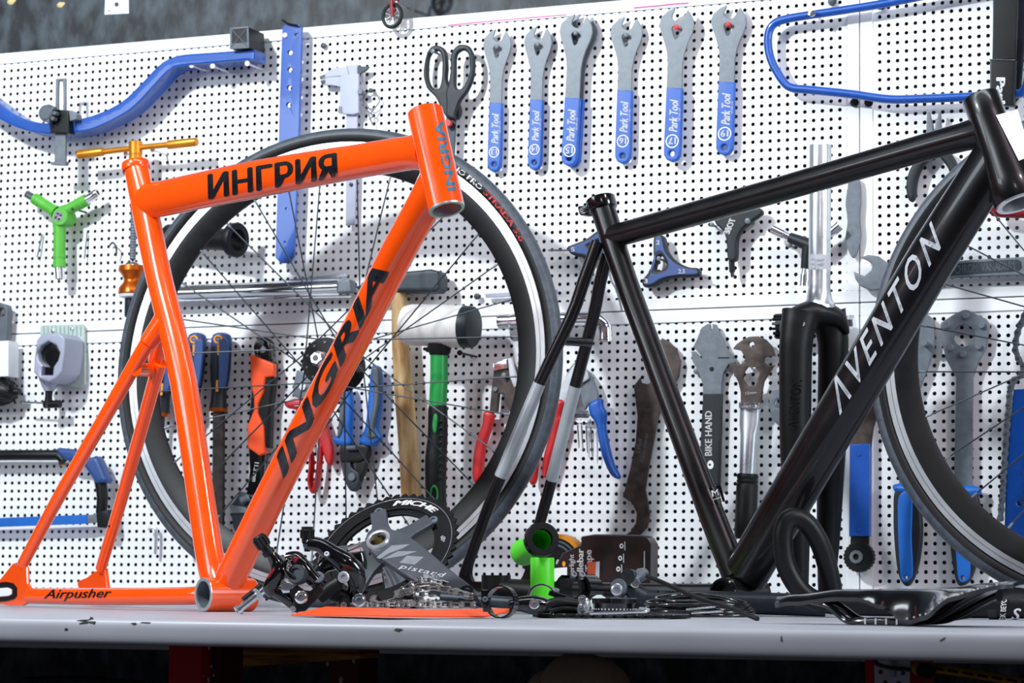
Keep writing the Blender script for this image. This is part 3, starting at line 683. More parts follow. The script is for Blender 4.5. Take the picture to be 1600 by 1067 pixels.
# ================================================================== WHEELS
def wheel(label, ctr, Rad, yaw, lean, hub_big, rot, nsp=32, texts=True):
    a = math.radians(yaw); t = math.radians(lean)
    n0 = Vector((-math.sin(a), -math.cos(a), 0)); ex = Vector((math.cos(a), -math.sin(a), 0))
    ez = n0 * math.cos(t) + ZW * math.sin(t); ey = ez.cross(ex)
    F = Fr(ctr, ex, ey, ez)
    r = root('bicycle_wheel', label, 'wheel', F.w(0, -Rad, 0), F, 'bicycle wheels leaning at the tool wall')
    def ring(prof, n=128):                                # prof: closed list of (radius, depth)
        V, Fc = [], []; m = len(prof)
        for k in range(n):
            c, s = math.cos(2 * math.pi * k / n), math.sin(2 * math.pi * k / n)
            V += [F.w(q * c, q * s, d) for q, d in prof]
        for k in range(n):
            k2 = (k + 1) % n
            for i in range(m):
                i2 = (i + 1) % m; Fc.append([k * m + i, k2 * m + i, k2 * m + i2, k * m + i2])
        return G().add(V, Fc)
    w = .0122
    tr = Rad - .0115
    ty = part('tyre', ring([(Rad - .0215, .0085), (Rad - .018, .0112), (Rad - .0115, .0120), (Rad - .006, .0108), (Rad - .006, -.0108), (Rad - .0115, -.0120), (Rad - .0215, -.0085)]), M['rubber'], r)
    part('tread', ring([(Rad - .0115, .01235), (Rad - .0075, .0118), (Rad - .004, .0098), (Rad - .0012, .0060), (Rad, 0), (Rad - .0012, -.0060), (Rad - .004, -.0098), (Rad - .0075, -.0118), (Rad - .0115, -.01235), (Rad - .012, 0)]), M['tread'], ty, 'grooved grey tread', angle=60)
    rm = part('rim', ring([(Rad - .020, .0085), (Rad - .0215, .0102), (Rad - .0345, .0108), (Rad - .042, .0098), (Rad - .058, .0055), (Rad - .0635, .0030), (Rad - .0640, 0), (Rad - .0635, -.0030), (Rad - .058, -.0055), (Rad - .042, -.0098), (Rad - .0345, -.0108), (Rad - .0215, -.0102), (Rad - .020, -.0085), (Rad - .024, 0)]), M['blackm'], r)
    for s in (1, -1):
        part('brake_track', ring([(Rad - .0222, s * .0104), (Rad - .0345, s * .0111), (Rad - .0345, s * .0107), (Rad - .0222, s * .0100)]), M['braketrack'], rm, 'silver brake track')
        part('track_line', ring([(Rad - .0283, s * .0109), (Rad - .0288, s * .01095), (Rad - .0288, s * .0107), (Rad - .0283, s * .0107)]), M['blackm'], rm, 'thin dark wear line')
    fl = .031 if hub_big else .022; fd = .030
    hb = part('hub', lathe(F.w(0, 0, -fd - .004), F.ez, [(0, .010), (0, fl + .003), (.003, fl + .003), (.004, .017), (.012, .0155), (fd, .0145), (2 * fd - .004, .0155), (2 * fd + .004, .017), (2 * fd + .005, fl + .003), (2 * fd + .008, fl + .003), (2 * fd + .008, .014), (2 * fd + .016, .013), (2 * fd + .018, .009)], 36), M['rubber'], r)
    part('axle', lathe(F.w(0, 0, -.064), F.ez, [(0, 0), (0, .0046), (.128, .0046), (.128, 0)], 16), M['steel'], hb)
    for s in (1, -1):
        part('axle_nut', lathe(F.w(0, 0, s * .050), F.ez * s, [(0, .0125), (.003, .0125), (.0035, .0092), (.0125, .0092), (.0135, .0080), (.0135, .0046)], 6), M['chrome'], hb, 'chrome axle nut')
        part('lock_ring', lathe(F.w(0, 0, s * .036), F.ez * s, [(0, .0135), (.006, .013), (.010, .0105), (.010, .005)], 24), M['chrome'], hb, 'chrome cone and lock ring')
    for k in range(10):
        q = 2 * math.pi * (k + .5) / 10; part('flange_bolt', lathe(F.w((fl - .004) * math.cos(q), (fl - .004) * math.sin(q), fd + .004), F.ez, [(0, .0020), (.0014, .0018), (.0014, 0)], 8), M['steel'], hb) if hub_big else None
    half = nsp // 2; ri = Rad - .0625
    for k in range(nsp):
        side = 1 if k % 2 == 0 else -1; q = rot + 2 * math.pi * k / nsp
        j = k // 2; sgn = 1 if j % 2 == 0 else -1
        qa = q + sgn * math.radians(68 if hub_big else 74)
        p0 = F.w(fl * math.cos(qa), fl * math.sin(qa), side * (fd + .0025 * (1 if sgn > 0 else -.6)))
        p1 = F.w(ri * math.cos(q), ri * math.sin(q), side * .0015)
        sp = part('spoke', tube([p0, p1], [.00105, .00105], 6), M['steeld'], r)
        d = (p0 - p1).normalized()
        part('nipple', tube([p1 - d * .002, p1 + d * .010], [.0017, .0015], 8), M['steel'], sp, 'bright spoke nipple')
    qv = rot + 2.9 if hub_big else 0.0
    part('valve_stem', tube([F.w(ri * math.cos(qv), ri * math.sin(qv)), F.w((ri - .03) * math.cos(qv), (ri - .03) * math.sin(qv))], [.0028, .0022], 10), M['chrome'], r)
    return r, F, ty
WR = .3425
w1, WF1, ty1 = wheel('black-rimmed wheel with silver brake track behind the orange frame', P(522, 570, 3.87), WR, 20.5, 4.5, True, .12)
sd = lambda q: .0121
def tyre_text(body, F, ty, a0, a1, m, lab, h=.0072, bold=.03):
    part('lettering', arc_lettering(body, F, (0, 0), WR - .0190, math.radians(a0), math.radians(a1), h, .0, bold, 0.1, lambda q: .0121 if q > WR - .0135 else .0115), m, ty, lab, weld=False)
tyre_text('RUBINO PRO', WF1, ty1, 63.5, 48, M['print'], 'white lettering on the sidewall')
tyre_text('STRADA 3.0', WF1, ty1, 47, 30.5, M['redprint'], 'red lettering on the sidewall')
w2, WF2, ty2 = wheel('black-rimmed wheel with silver brake track at the right edge', P(1765, 549, 3.44), .333, 20.5, 4.5, False, .30, 28)
# ================================================================== TOOLS HANGING ON THE PANELS
def tool(name, label, cat, x, y, group=None):
    NOW[0] = label if 'marked' in label else label.split(',')[0].split(' with ')[0]
    return root(name, label, cat, W(x, y, 0), B, group)
def hb(pts, d0, th, bev=None, **k): return plate(B, pts, d0, th, bev=bev if bev else th * .38, seg=3, smooth=True, **k)   # moulded handle
def btube(pts, r, n=12, smooth=4): return tube([W(*p) for p in pts], r, n, smooth=smooth)      # pts (px, py, depth)
def bdisc(x, y, r, d0, d1, n=20, ri=0): 
    k = r * mpp(x, y, d1); c = W(x, y, d1) - BW * d1 * 1.0 if False else W(x, y, d1) - BW * (d1 - d0)
    L = d1 - d0; b = min(.0006, L * .3); ri_ = ri * mpp(x, y, d1)
    return lathe(c, BW, [(0, ri_), (0, k), (L - b, k), (L, k - b), (L, ri_), (0, ri_)] if ri else [(0, 0), (0, k), (L - b, k), (L, k - b), (L, 0)], n)

# ---- dishing gauge
t = tool('dishing_gauge', 'big curved blue wheel dishing gauge at the upper left of the wall', 'gauge', 110, 200)
top = [(-190, -20), (-120, 55), (-60, 115), (0, 161), (25, 179), (50, 189), (76, 192), (110, 188), (150, 178), (190, 158), (220, 130), (245, 104), (262, 92), (285, 85), (340, 81), (397, 77)]
bot = [(397, 93), (340, 98), (285, 103), (262, 112), (238, 137), (202, 173), (150, 200), (110, 209), (76, 210), (40, 204), (0, 187), (-60, 145), (-130, 80), (-200, 0)]
tp = crom([Vector((a, b, 0)) for a, b in top], 4, False); bp = crom([Vector((a, b, 0)) for a, b in bot], 4, False)
part('arc_beam', plate(B, [(v.x, v.y) for v in tp + bp], .016, .038, bev=.003), M['bluep'], t)
e = part('end_block', plate(B, [(360, 44), (387, 42), (388, 74), (360, 76)], .012, .052, bev=.001), M['blackm'], t, 'black square end block')
for a, b in (((361, 45), (387, 73)), ((387, 44), (361, 74))): part('cross_rib', btube([a + (.0645,), b + (.0645,)], .0012, 6, 0), M['grey'], e)
part('rim_edge', plate(B, [(359, 43), (388, 41), (389, 75), (359, 77)], .0635, .0015, [[(362, 46), (385, 44), (386, 66), (362, 68)]], hsmooth=False), M['grey'], e, 'grey edge of the end block')
sl = part('slider_bar', plate(B, [(87, 123), (102, 122), (102, 250), (100, 258), (88, 258), (85, 250)], .056, .005, [[(91, 130), (94, 127), (98, 130), (98, 178), (91, 178)]], bev=.0008), M['steel'], t, 'slotted steel slider')
part('slider_foot', plate(B, [(78, 253), (104, 252), (101, 258), (79, 257)], .052, .010), M['steel'], t)
part('clamp_body', plate(B, [(79, 170), (106, 172), (108, 208), (78, 208)], .050, .018, bev=.002), M['blackm'], t, 'black clamp body')
part('clamp_plate', plate(B, [(107, 173), (110, 172), (119, 178), (120, 186), (109, 189)], .052, .016, bev=.001), M['steel'], t)
g = lathe(W(80, 179, .066), BW, [(0, .008), (.006, .008), (.007, .0125), (.016, .0125), (.018, .010), (.018, 0)], 24)
for k in range(8):
    q = k * math.pi / 4; g += lathe(W(80, 179, .073) + (B.ex * math.cos(q) + B.ey * math.sin(q)) * .0115, BW, [(0, 0), (0, .0034), (.009, .0034), (.0095, .0028), (.0095, 0)], 8)
part('clamp_knob', g, M['grey'], t, 'grey lobed knob')
for x, y in ((299, 102), (332, 103), (386, 99)): screw(x, y, .050, .0042, 'white', 'peg')
# ---- blue straight bar with holes
t = tool('alignment_bar', 'long flat blue alignment bar with a column of round holes', 'alignment bar', 450, 60)
part('bar', plate(B, [(441, 42), (446, 38), (466, 37), (471, 43), (467, 200), (462, 330), (459, 400), (451, 411), (438, 411), (430, 402), (434, 280), (437, 150)], .020, .006, [circ(453, 82, 4), circ(453, 109, 4), circ(452, 137, 4), circ(451, 164, 4), circ(463, 55, 3.2), circ(447, 326, 1.6), circ(445, 378, 1.3)], bev=.0008), M['bluep'], t)
part('hanger', btube([(441, 31, .03), (450, 37, .03), (466, 40, .03)], .0016, 8), M['blackm'], t, 'black wire hanger')
screw(445, 55, .028, .0040, 'white', 'peg')
# ---- headset press with gold handle
t = tool('headset_press', 'headset press with gold T-handle and orange spools, behind the orange seat tube', 'press', 209, 250)
hp = [(123, 241), (161, 236), (162, 238), (200, 233)]
part('handle_bar', btube([(160, 237.5, .05), (212, 231, .05), (264, 226, .05)], .0045, 12, 0), M['gold'], t)
for a, b in (((122, 241.5), (162, 237)), ((262, 226.5), (308, 221.5))):
    p, q = W(*a, .05), W(*b, .05); L = (q - p).length
    part('grip', lathe(p, q - p, [(0, 0), (0, .0055), (.0015, .0070), (L - .002, .0066), (L, .0055), (L, 0)], 18), M['gold'], t)
p, q = W(212, 221, .05), W(212, 258, .05); L = (q - p).length
part('stem', lathe(p, q - p, [(0, 0), (0, .0095), (.001, .0108), (L * .55, .0108), (L * .57, .0100), (L * .62, .0100), (L * .64, .0106), (L, .0106), (L, 0)], 24), M['gold'], t)
p, q = W(211, 258, .05), W(205, 500, .05); ax = (q - p).normalized()
part('threaded_rod', lathe(p, ax, [(0, .0052)] + [(0.002 + .0022 * k, .0052 if k % 2 else .0044) for k in range(66)] + [(.15, 0)], 14), M['steel'], t)
def on(yy): 
    s = (yy - 258) / (500 - 258); return p + (q - p) * s
part('washer', lathe(on(411), ax, [(0, .006), (0, .010), (.004, .0125), (.005, .0125), (.005, .006)], 24), M['chrome'], t)
u = (on(460) - on(416)).length
part('spool', lathe(on(416), ax, [(0, .006), (0, .0205), (u * .18, .0215), (u * .28, .0175), (u * .42, .0135), (u * .5, .0125), (u * .6, .0140), (u * .78, .0200), (u * .97, .0210), (u, .020), (u, .006)], 28), M['goldd'], t, 'orange anodised spool')
part('washer', lathe(on(460.5), ax, [(0, .006), (0, .0200), (.004, .0185), (.006, .010), (.006, .006)], 28), M['white'], t, 'white washer')
part('cup_tool', lathe(on(467), ax, [(0, 0), (0, .0105), (.026, .0105), (.028, .0095), (.028, 0)], 22), M['slate'], t, 'dark cup tool at the lower end')
screw(196, 240, .042, .004, 'white', 'peg'); screw(238, 234, .042, .004, 'white', 'peg')
# ---- green Y socket wrench
t = tool('socket_wrench', 'lime green three-armed Y socket wrench with chrome sockets', 'wrench', 93, 338)
D = .032
hub = part('hub', bdisc(93, 338, 14, D - .014, D + .012, 24), M['green'], t)
part('hub_core', lathe(W(91, 338, D + .0122), BW, [(0, 0), (0, .0088), (.0006, .0085), (.0006, 0)], 24), M['chrome'], hub, 'chrome cap with cut-outs')
for k in range(4):
    q = k * math.pi / 2 + .3; part('cut_out', lathe(W(91, 338, D + .013) + (B.ex * math.cos(q) + B.ey * math.sin(q)) * .0046, BW, [(0, 0), (0, .0019), (.0003, .0019), (.0003, 0)], 10), M['black'], hub)
for (ax_, ay_), (tx, ty), (sx, sy), r0 in (((88, 332), (54, 310), (42, 303), .0088), ((98, 332), (136, 312), (153, 301), .0092), ((93, 345), (93, 418), (94, 436), .0096)):
    a, b, c_ = W(ax_, ay_, D), W(tx, ty, D), W(sx, sy, D); L = (b - a).length; S = (c_ - b).length
    arm = part('arm', lathe(a, b - a, [(0, .011), (L * .25, r0), (L * .72, r0), (L * .73, r0 * 1.07), (L * .80, r0 * 1.07), (L * .81, r0), (L * .86, r0), (L * .87, r0 * 1.07), (L, r0 * 1.04), (L, 0)], 20), M['green'], t)
    part('socket', lathe(b - (c_ - b) * .1, c_ - b, [(0, r0 * .8), (S * 1.05, r0 * .8), (S * 1.1, r0 * .72), (S * 1.1, r0 * .5), (S * .4, r0 * .5), (S * .4, 0)], 20), M['chrome'], arm, 'chrome socket')
for i, (a, b, c_, e) in enumerate(((66, 366, 58, 402), (136, 364, 132, 404))):
    thing('long_pin', ['thin steel pin hanging under the left arm of the green socket wrench', 'thin steel pin hanging under the right arm of the green socket wrench'][i], 'pin', btube([(a, b, .004), ((a + c_) / 2, (b + e) / 2, .006), (c_, e, .008)], .0012, 8, 0), M['steel'], W(a, b, 0), B, 'thin pins under the green wrench')  # thin steel-grey rods just in front of the panel
thing('wire_hook', 'small empty wire hook right of the green socket wrench', 'hook', btube([(172, 383, .006), (176, 379, .012), (181, 385, .014), (182, 394, .012), (181, 400, .010)], .0015, 8), M['steeld'], W(176, 380, 0), B)
screw(113, 326, D + .008, .0025, 'steeld')
# ---- caliper
t = tool('vernier_caliper', 'satin silver vernier caliper with a long beam, beside the blue bar', 'caliper', 550, 110)
part('beam', plate(B, [(541, 102), (559, 101), (558, 200), (554, 351), (540, 352), (541, 200)], .010, .004, bev=.0005), M['lav'], t)
part('fixed_jaw', plate(B, [(500, 119), (520, 107), (541, 103), (545, 117), (510, 121), (501, 124)], .012, .004, bev=.0005), M['lav'], t)
part('sliding_jaw', plate(B, [(501, 128), (510, 121), (535, 119), (538, 137), (520, 133), (508, 133), (502, 132)], .013, .004, bev=.0005), M['lav'], t)
part('slider', plate(B, [(532, 118), (560, 115), (560, 176), (552, 179), (535, 178), (530, 172)], .014, .006, [], bev=.0008), M['lav'], t)
part('jaw_tip', plate(B, [(499, 119), (508, 116), (508, 120), (500, 124)], .0155, .001), M['rust'], t, 'rusty tip'); part('jaw_tip', plate(B, [(500, 126), (508, 124), (508, 131), (503, 132)], .0165, .001), M['steeld'], t, 'dark tip')
part('inside_jaw', plate(B, [(558, 103), (577, 104), (572, 110), (565, 114), (558, 118)], .013, .004), M['steeld'], t, 'dark inside jaws')
part('lock_screw', bdisc(562, 143, 4.5, .012, .022, 14), M['steel'], t); part('thumb_rest', plate(B, [(529, 166), (534, 166), (535, 178), (528, 176)], .013, .008), M['steel'], t)
screw(548, 196 + 92, .016, .003, 'steeld')
# ---- master-link holder of bent wire
t = tool('wire_clip', 'small bent wire clip hanging right of the silver caliper', 'clip', 580, 143)
part('wire', btube([(590, 150, .008), (583, 143, .008), (573, 146, .008), (567, 157, .008), (580, 171, .008), (593, 158, .008), (586, 146, .008)], .0010, 8), M['steel'], t)
part('wire', btube([(566, 163, .008), (574, 174, .010), (583, 180, .012), (577, 187, .008)], .0010, 8), M['steel'], t); part('wire', btube([(588, 166, .01), (580, 176, .012), (576, 178, .012), (583, 196, .008)], .0010, 8), M['steel'], t)
screw(579, 141, .010, .0038, 'steeld'); screw(505, 71, .006, .0048, 'steeld', 'bolt')
# ---- scissors
t = tool('scissors', 'dark grey workshop scissors hanging open-handled beside the first cone wrench', 'scissors', 700, 110)
a = part('handle', plate(B, [(676, 71), (688, 72), (696, 82), (698, 105), (697, 122), (701, 134), (711, 150), (719, 172), (714, 185), (700, 186), (690, 172), (680, 152), (667, 138), (661, 118), (663, 95), (668, 79)], .012, .010, [[(677, 80), (685, 80), (690, 90), (690, 112), (688, 130), (683, 139), (674, 136), (668, 122), (668, 98), (671, 86)]], bev=.003, smooth=True, seg=3), M['slate'], t)
b = part('handle', plate(B, [(720, 69), (733, 73), (740, 92), (739, 118), (731, 140), (718, 158), (711, 178), (709, 186), (697, 180), (697, 160), (696, 145), (700, 130), (703, 110), (704, 85), (711, 73)], .020, .009, [[(718, 80), (727, 79), (733, 92), (732, 116), (725, 133), (717, 139), (711, 134), (711, 110), (712, 88)]], bev=.003, smooth=True, seg=3), M['slate'], t)
part('blade', plate(B, [(697, 182), (712, 182), (709, 250), (703, 300), (700, 260)], .015, .004), M['steeld'], t)
part('pivot', bdisc(699, 192, 6, .024, .030, 18), M['red'], t, 'red pivot cap'); part('teeth', plate(B, [(695, 150), (700, 146), (702, 152), (700, 157), (703, 163), (699, 170), (694, 165)], .014, .006), M['steel'], t)
screw(676, 80, .024, .0038); screw(722, 76, .026, .0038)
# ---- cone wrenches
def cone_wrench(T, Bm, hw, sh, num, label, D=.008, text=True, metal='steel', scr='steel', tilt=0):
    t = tool('cone_wrench', label, 'wrench', T[0], T[1] + 30, 'cone wrenches in a row along the top of the wall')
    ux, uy = Bm[0] - T[0], Bm[1] - T[1]; L = math.hypot(ux, uy); ux, uy = ux / L, uy / L; vx, vy = uy, -ux
    def q(s, k): return (T[0] + ux * L * s + vx * hw * k, T[1] + uy * L * s + vy * hw * k)
    out = [(0.0, -.12), (.020, -.50), (.065, -.90), (.115, -1.0), (.165, -.88), (.23, -.66), (.29, -.50), (.36, -.43), (sh + .02, -.44), (sh + .02, .44), (.36, .43), (.29, .52), (.23, .68), (.165, .92), (.115, 1.02), (.07, .95), (.035, .78), (.012, .62)]
    notch = [(.028, .52), (.060, .40), (.080, .30), (.092, .10), (.086, -.12), (.068, -.28), (.045, -.26), (.02, -.16)]
    P_ = [q(*z) for z in out + notch]
    hole = [q(s, k) for s, k in ((.115, -.10), (.118, .12), (.135, .26), (.165, .20), (.195, .10), (.205, -.02), (.195, -.12), (.165, -.20), (.135, -.26))]
    part('jaw', plate(B, P_, D, .0032, [hole], .0004), M[metal], t)
    hd = [q(*z) for z in [(sh, -.46), (sh + .2, -.47), (.9, -.48), (.955, -.46), (.985, -.30), (1.0, 0), (.985, .30), (.955, .46), (.9, .48), (sh + .2, .47), (sh, .46)]]
    h = part('handle', plate(B, hd, D - .002, .0085, [circ(*q(.945, 0), hw * .17)], .0016, seg=2), M['blue'], t, 'blue vinyl-dipped grip')
    if text:
        z = D + .0068
        part('lettering', lettering('Park Tool', B, q(sh + .285, .26), q(sh + .075, .26), q(sh + .285, -.24), z, .03, .25), M['print'], h, 'white maker lettering', weld=False)
        part('lettering', lettering('SCW-' + num, B, q(sh + .21, .42), q(sh + .13, .42), q(sh + .21, .32), z, .02), M['print'], h, 'small white lettering', weld=False)
        c = q(sh + .345, 0); k = mpp(*c, z)
        part('size_ring', lathe(W(*c, z), BW, [(0, hw * .40 * k), (0, hw * .34 * k)], 24), M['print'], h, 'white ring around the size')
        part('lettering', lettering(num, B, (c[0] + hw * .22, c[1] - hw * .22), (c[0] - hw * .22, c[1] - hw * .20), (c[0] + hw * .21, c[1] + hw * .18), z, .03), M['print'], h, 'white size number', weld=False)
    s = q(.125, -.02); screw(*s, D + .010, .0034 if scr == 'steel' else .0038, scr)
    return t
W7 = [((777, 45), (771, 269), 21.5, .515, '13', 'cone wrench marked 13, first of the row, next to the scissors'),
      ((841, 41), (834, 266), 21.5, .51, '14', 'cone wrench marked 14, second of the row'),
      ((901, 22), (888, 260), 25.5, .55, '15', 'shiny cone wrench marked 15, front one of an overlapping pair'),
      ((979, 26), (972, 256), 25, .50, '16', 'cone wrench marked 16, between the overlapping pair and the red-screwed ones'),
      ((1058, 12), (1049, 253), 27, .52, '17', 'cone wrench marked 17, hung on a red screw'),
      ((1139, 8), (1131, 243), 27.5, .51, '19', 'cone wrench marked 19, last of the row, beside the blue tube stand')]
for i, (T, Bm, hw, sh, num, lab) in enumerate(W7):
    cone_wrench(T, Bm, hw, sh, num, lab, .018 if i == 2 else .016 if i == 4 else .009, scr='redprint' if i > 3 else 'steel')
cone_wrench((909, 22), (892, 262), 26, .55, '', 'cone wrench half hidden, rear one of an overlapping pair', .006, False)
# ---- bent blue tube stand
t = tool('tube_stand', 'bent blue steel tube loop at the upper right of the wall', 'stand', 1263, 23)
dd = .022
pts = [(1640, -38), (1500, -17), (1440, -6), (1380, 6), (1310, 17), (1262, 24), (1228, 30), (1210, 37), (1201, 52), (1201, 78), (1209, 103), (1226, 130), (1240, 138), (1262, 140), (1330, 147), (1390, 155), (1450, 154), (1540, 150), (1588, 147), (1602, 138), (1612, 100), (1625, 60)]
part('bent_tube', btube([p + (dd,) for p in pts], .0060, 14, 5), M['bluep'], t)
screw(1268, 20, .036, .0055, 'chrome', 'peg'); screw(1300, 2, .006, .0065, 'steeld', 'bolt'); screw(1378, 8, .006, .0065, 'steeld', 'bolt'); screw(1335, 160, .006, .0065, 'blackm', 'bolt'); screw(1357, 160, .006, .0065, 'blackm', 'bolt')
# ---- black strap
t = tool('webbing_strap', 'wide black webbing strap with white lettering at the upper right edge', 'strap', 1568, 20)
part('band', plate(B, [(1551, -60), (1590, -60), (1590, 20), (1587, 92), (1550, 93), (1551, 20)], .032, .006, bev=.002), M['blackm'], t)
f = part('sleeve', plate(B, [(1546, 92), (1586, 93), (1584, 166), (1546, 163)], .030, .014, bev=.003), M['blackm'], t, 'folded end sleeve')
part('seam', btube([(1546, 93, .0445), (1585, 94, .0445)], .0007, 6, 0), M['grey'], f)
part('lettering', lettering('Park', B, (1557, 121), (1557, 172), (1571, 121), .0443, .05), M['print'], f, 'white lettering', weld=False)
part('back_band', plate(B, [(1586, -60), (1604, -60), (1604, 40), (1598, 100), (1594, 150), (1586, 160)], .003, .006, bev=.002), M['slate'], t)
# ---- needle-nose pliers behind the black top tube
t = tool('long_nose_pliers', 'long-nose pliers with black handles, behind the black top tube', 'pliers', 1456, 200)
part('jaw', plate(B, [(1448, 177), (1452, 176), (1457, 195), (1460, 240), (1446, 240), (1447, 200)], .010, .008, bev=.001), M['steel'], t)
part('jaw', plate(B, [(1466, 175), (1469, 176), (1470, 205), (1470, 240), (1456, 240), (1458, 210), (1462, 195)], .010, .008, bev=.001), M['steel'], t)
part('pivot', bdisc(1458, 232, 9, .010, .022), M['steeld'], t)
part('handle', hb([(1448, 232), (1458, 238), (1440, 262), (1432, 285), (1430, 306), (1424, 315), (1417, 308), (1415, 285), (1424, 258)], .008, .012), M['slate'], t, 'black dipped handle')
part('handle', hb([(1462, 238), (1470, 230), (1486, 240), (1497, 262), (1502, 290), (1500, 320), (1492, 324), (1488, 292), (1480, 262)], .008, .012), M['slate'], t, 'black dipped handle')
screw(1458, 206, .02, .003, 'steeld')
# ---- slim grey bar
t = tool('flat_key', 'slim wavy grey flat key hanging beside the panel seam', 'key', 1333, 300)
part('blade', plate(B, [(1327, 280), (1342, 280), (1345, 312), (1343, 340), (1345, 368), (1340, 392), (1333, 403), (1326, 393), (1321, 372), (1324, 345), (1321, 318), (1324, 295)], .008, .004, bev=.0008, smooth=True), M['steel'], t)
# ---- large combination wrench lying level
t = tool('combination_wrench', 'large satin steel combination wrench hung level behind the black down tube', 'wrench', 1365, 425)
part('shank', plate(B, [(1343, 402), (1356, 398), (1372, 400), (1384, 409), (1392, 414), (1480, 408), (1700, 395), (1702, 426), (1480, 434), (1396, 440), (1386, 444), (1374, 452), (1359, 454), (1344, 447), (1336, 436), (1333, 424), (1350, 431), (1361, 422), (1363, 414), (1355, 407)], .014, .009, bev=.0018, seg=2), M['steel'], t)
part('panel_inset', plate(B, [(1484, 412), (1590, 405), (1596, 409), (1597, 418), (1592, 424), (1484, 431)], .0228, .0004), M['steeld'], t, 'sunken panel')
part('lettering', lettering('CHROM  VANADIUM', B, (1492, 428), (1586, 420), (1491, 414), .0234, .02), M['steel'], t, 'raised steel lettering', weld=False)
# ---- blue three-way keys
def tri(label, pts, hole, inlay, keys, c, nums):
    t = tool('three_way_wrench', label, 'wrench', *c, 'three-way hex keys with blue faces')
    part('body', plate(B, pts, .010, .014, [hole], .003, True, 2), M['slate'], t)
    part('blue_face', plate(B, inlay, .024, .0008, [[(h[0] + (h[0] - c[0]) * .55, h[1] + (h[1] - c[1]) * .55) for h in hole]], .0002, True), M['navy'], t, 'blue face plate')
    for n_, (x, y, r) in nums:
        part('lettering', lettering(n_, B, (x - 3 * len(n_) ** .5, y + 4), (x + 3 * len(n_) ** .5, y + 4), (x - 3 * len(n_) ** .5, y - 3), .0253, .02), M['print'], t, 'white key size', weld=False)
    for p, q in keys: part('hex_key', btube([p + (.017,), q + (.017,)], .0014, 6, 0), M['steel'], t)
    return t
tri('blue-faced three-way hex key below the black top tube', [(1022, 369), (1036, 369), (1042, 392), (1056, 408), (1075, 417), (1090, 419), (1092, 430), (1082, 433), (1055, 433), (1035, 438), (1020, 447), (1006, 448), (1003, 438), (1013, 424), (1020, 405), (1020, 385)], [(1028, 402), (1034, 400), (1041, 413), (1036, 421), (1023, 421)], [(1025, 372), (1033, 372), (1039, 394), (1054, 411), (1074, 420), (1088, 422), (1087, 428), (1060, 429), (1034, 434), (1018, 443), (1008, 443), (1017, 426), (1024, 405), (1023, 385)], [((1090, 427), (1105, 435))], (1034, 413), [('2', (1028, 378, 4)), ('3', (1009, 438, 4)), ('2.5', (1065, 423, 4))])
screw(1029, 404, .028, .0035)
tri('blue-faced three-way hex key half hidden by the black seat tube', [(886, 386), (893, 382), (915, 373), (933, 360), (950, 352), (962, 356), (955, 375), (950, 392), (958, 408), (950, 414), (932, 405), (912, 402), (892, 397)], [(920, 383), (934, 376), (938, 390), (928, 394)], [(890, 387), (916, 377), (935, 364), (949, 357), (955, 360), (946, 385), (950, 404), (932, 400), (912, 397), (893, 393)], [((888, 391), (857, 391))], (932, 384), [('5', (895, 389, 4))])
# ---- black Y key
t = tool('three_way_hex_key', 'black three-armed hex key with pale lettering, hanging below the black top tube', 'hex key', 1145, 345)
part('body', plate(B, [(1112, 330), (1121, 328), (1150, 326), (1178, 324), (1188, 326), (1190, 334), (1174, 346), (1160, 358), (1152, 374), (1150, 405), (1137, 405), (1134, 374), (1128, 360), (1117, 348)], .012, .012, (), .003, True, 2), M['slate'], t)
part('key_blade', btube([(1143, 400, .018), (1144, 425, .018)], .0042, 12, 0), M['blackm'], t); part('key_tip', btube([(1144, 425, .018), (1145, 433, .018)], [.003, .0026], 6, 0), M['steeld'], t)
part('lettering', lettering('TOBE', B, (1150, 342), (1139, 366), (1140, 341), .0245, .04, 0), M['print'], t, 'white lettering', weld=False)
screw(1168, 345, .026, .0042); screw(1112, 351, .016, .0035)
# ---- chrome Y socket wrench
t = tool('socket_wrench', 'black Y socket wrench with chrome ends, behind the silver steerer', 'wrench', 1270, 385)
c0_ = (1272, 386)
for a, b, e in (((1272, 386), (1234, 371), (1207, 358)), ((1272, 386), (1296, 366), (1312, 352)), ((1264, 386), (1259, 420), (1257, 447))):
    arm = part('arm', tube([W(*a, .024), W(*b, .024)], [.010, .0072], 16), M['slate'], t)
    part('socket', tube([W(*b, .024), W(*lerp(b, e, .3), .024), W(*lerp(b, e, .32), .024), W(*e, .024)], [.0055, .0058, .0070, .0070], 18), M['chrome'], arm, 'chrome socket')
screw(1233, 383, .022, .0040)
# ---- bottom bracket tool lying level behind the fork
t = tool('bracket_tool', 'notched black bracket socket with a chrome hex end, behind the fork crown', 'socket', 1270, 506)
p, q = W(1212, 510, .03), W(1335, 503, .03); L = (q - p).length; ax = (q - p).normalized()
part('socket_body', lathe(p, ax, [(.004, .012), (.004, .0155), (L * .28, .0155), (L * .3, .013), (L * .82, .012), (L * .82, 0)], 26), M['blackm'], t)
for k in range(14):
    qq = 2 * math.pi * k / 14; x_ = ax.orthogonal().normalized(); y_ = ax.cross(x_); n_ = x_ * math.cos(qq) + y_ * math.sin(qq)
    part('spline', box(p + ax * .006 + n_ * .0155, ax * .006, n_ * .0018, ax.cross(n_) * .0017), M['blackm'], t)
part('hex_end', lathe(p, ax, [(L * .80, 0), (L * .80, .0098), (L * .985, .0098), (L, .0085), (L, 0)], 6), M['chrome'], t)
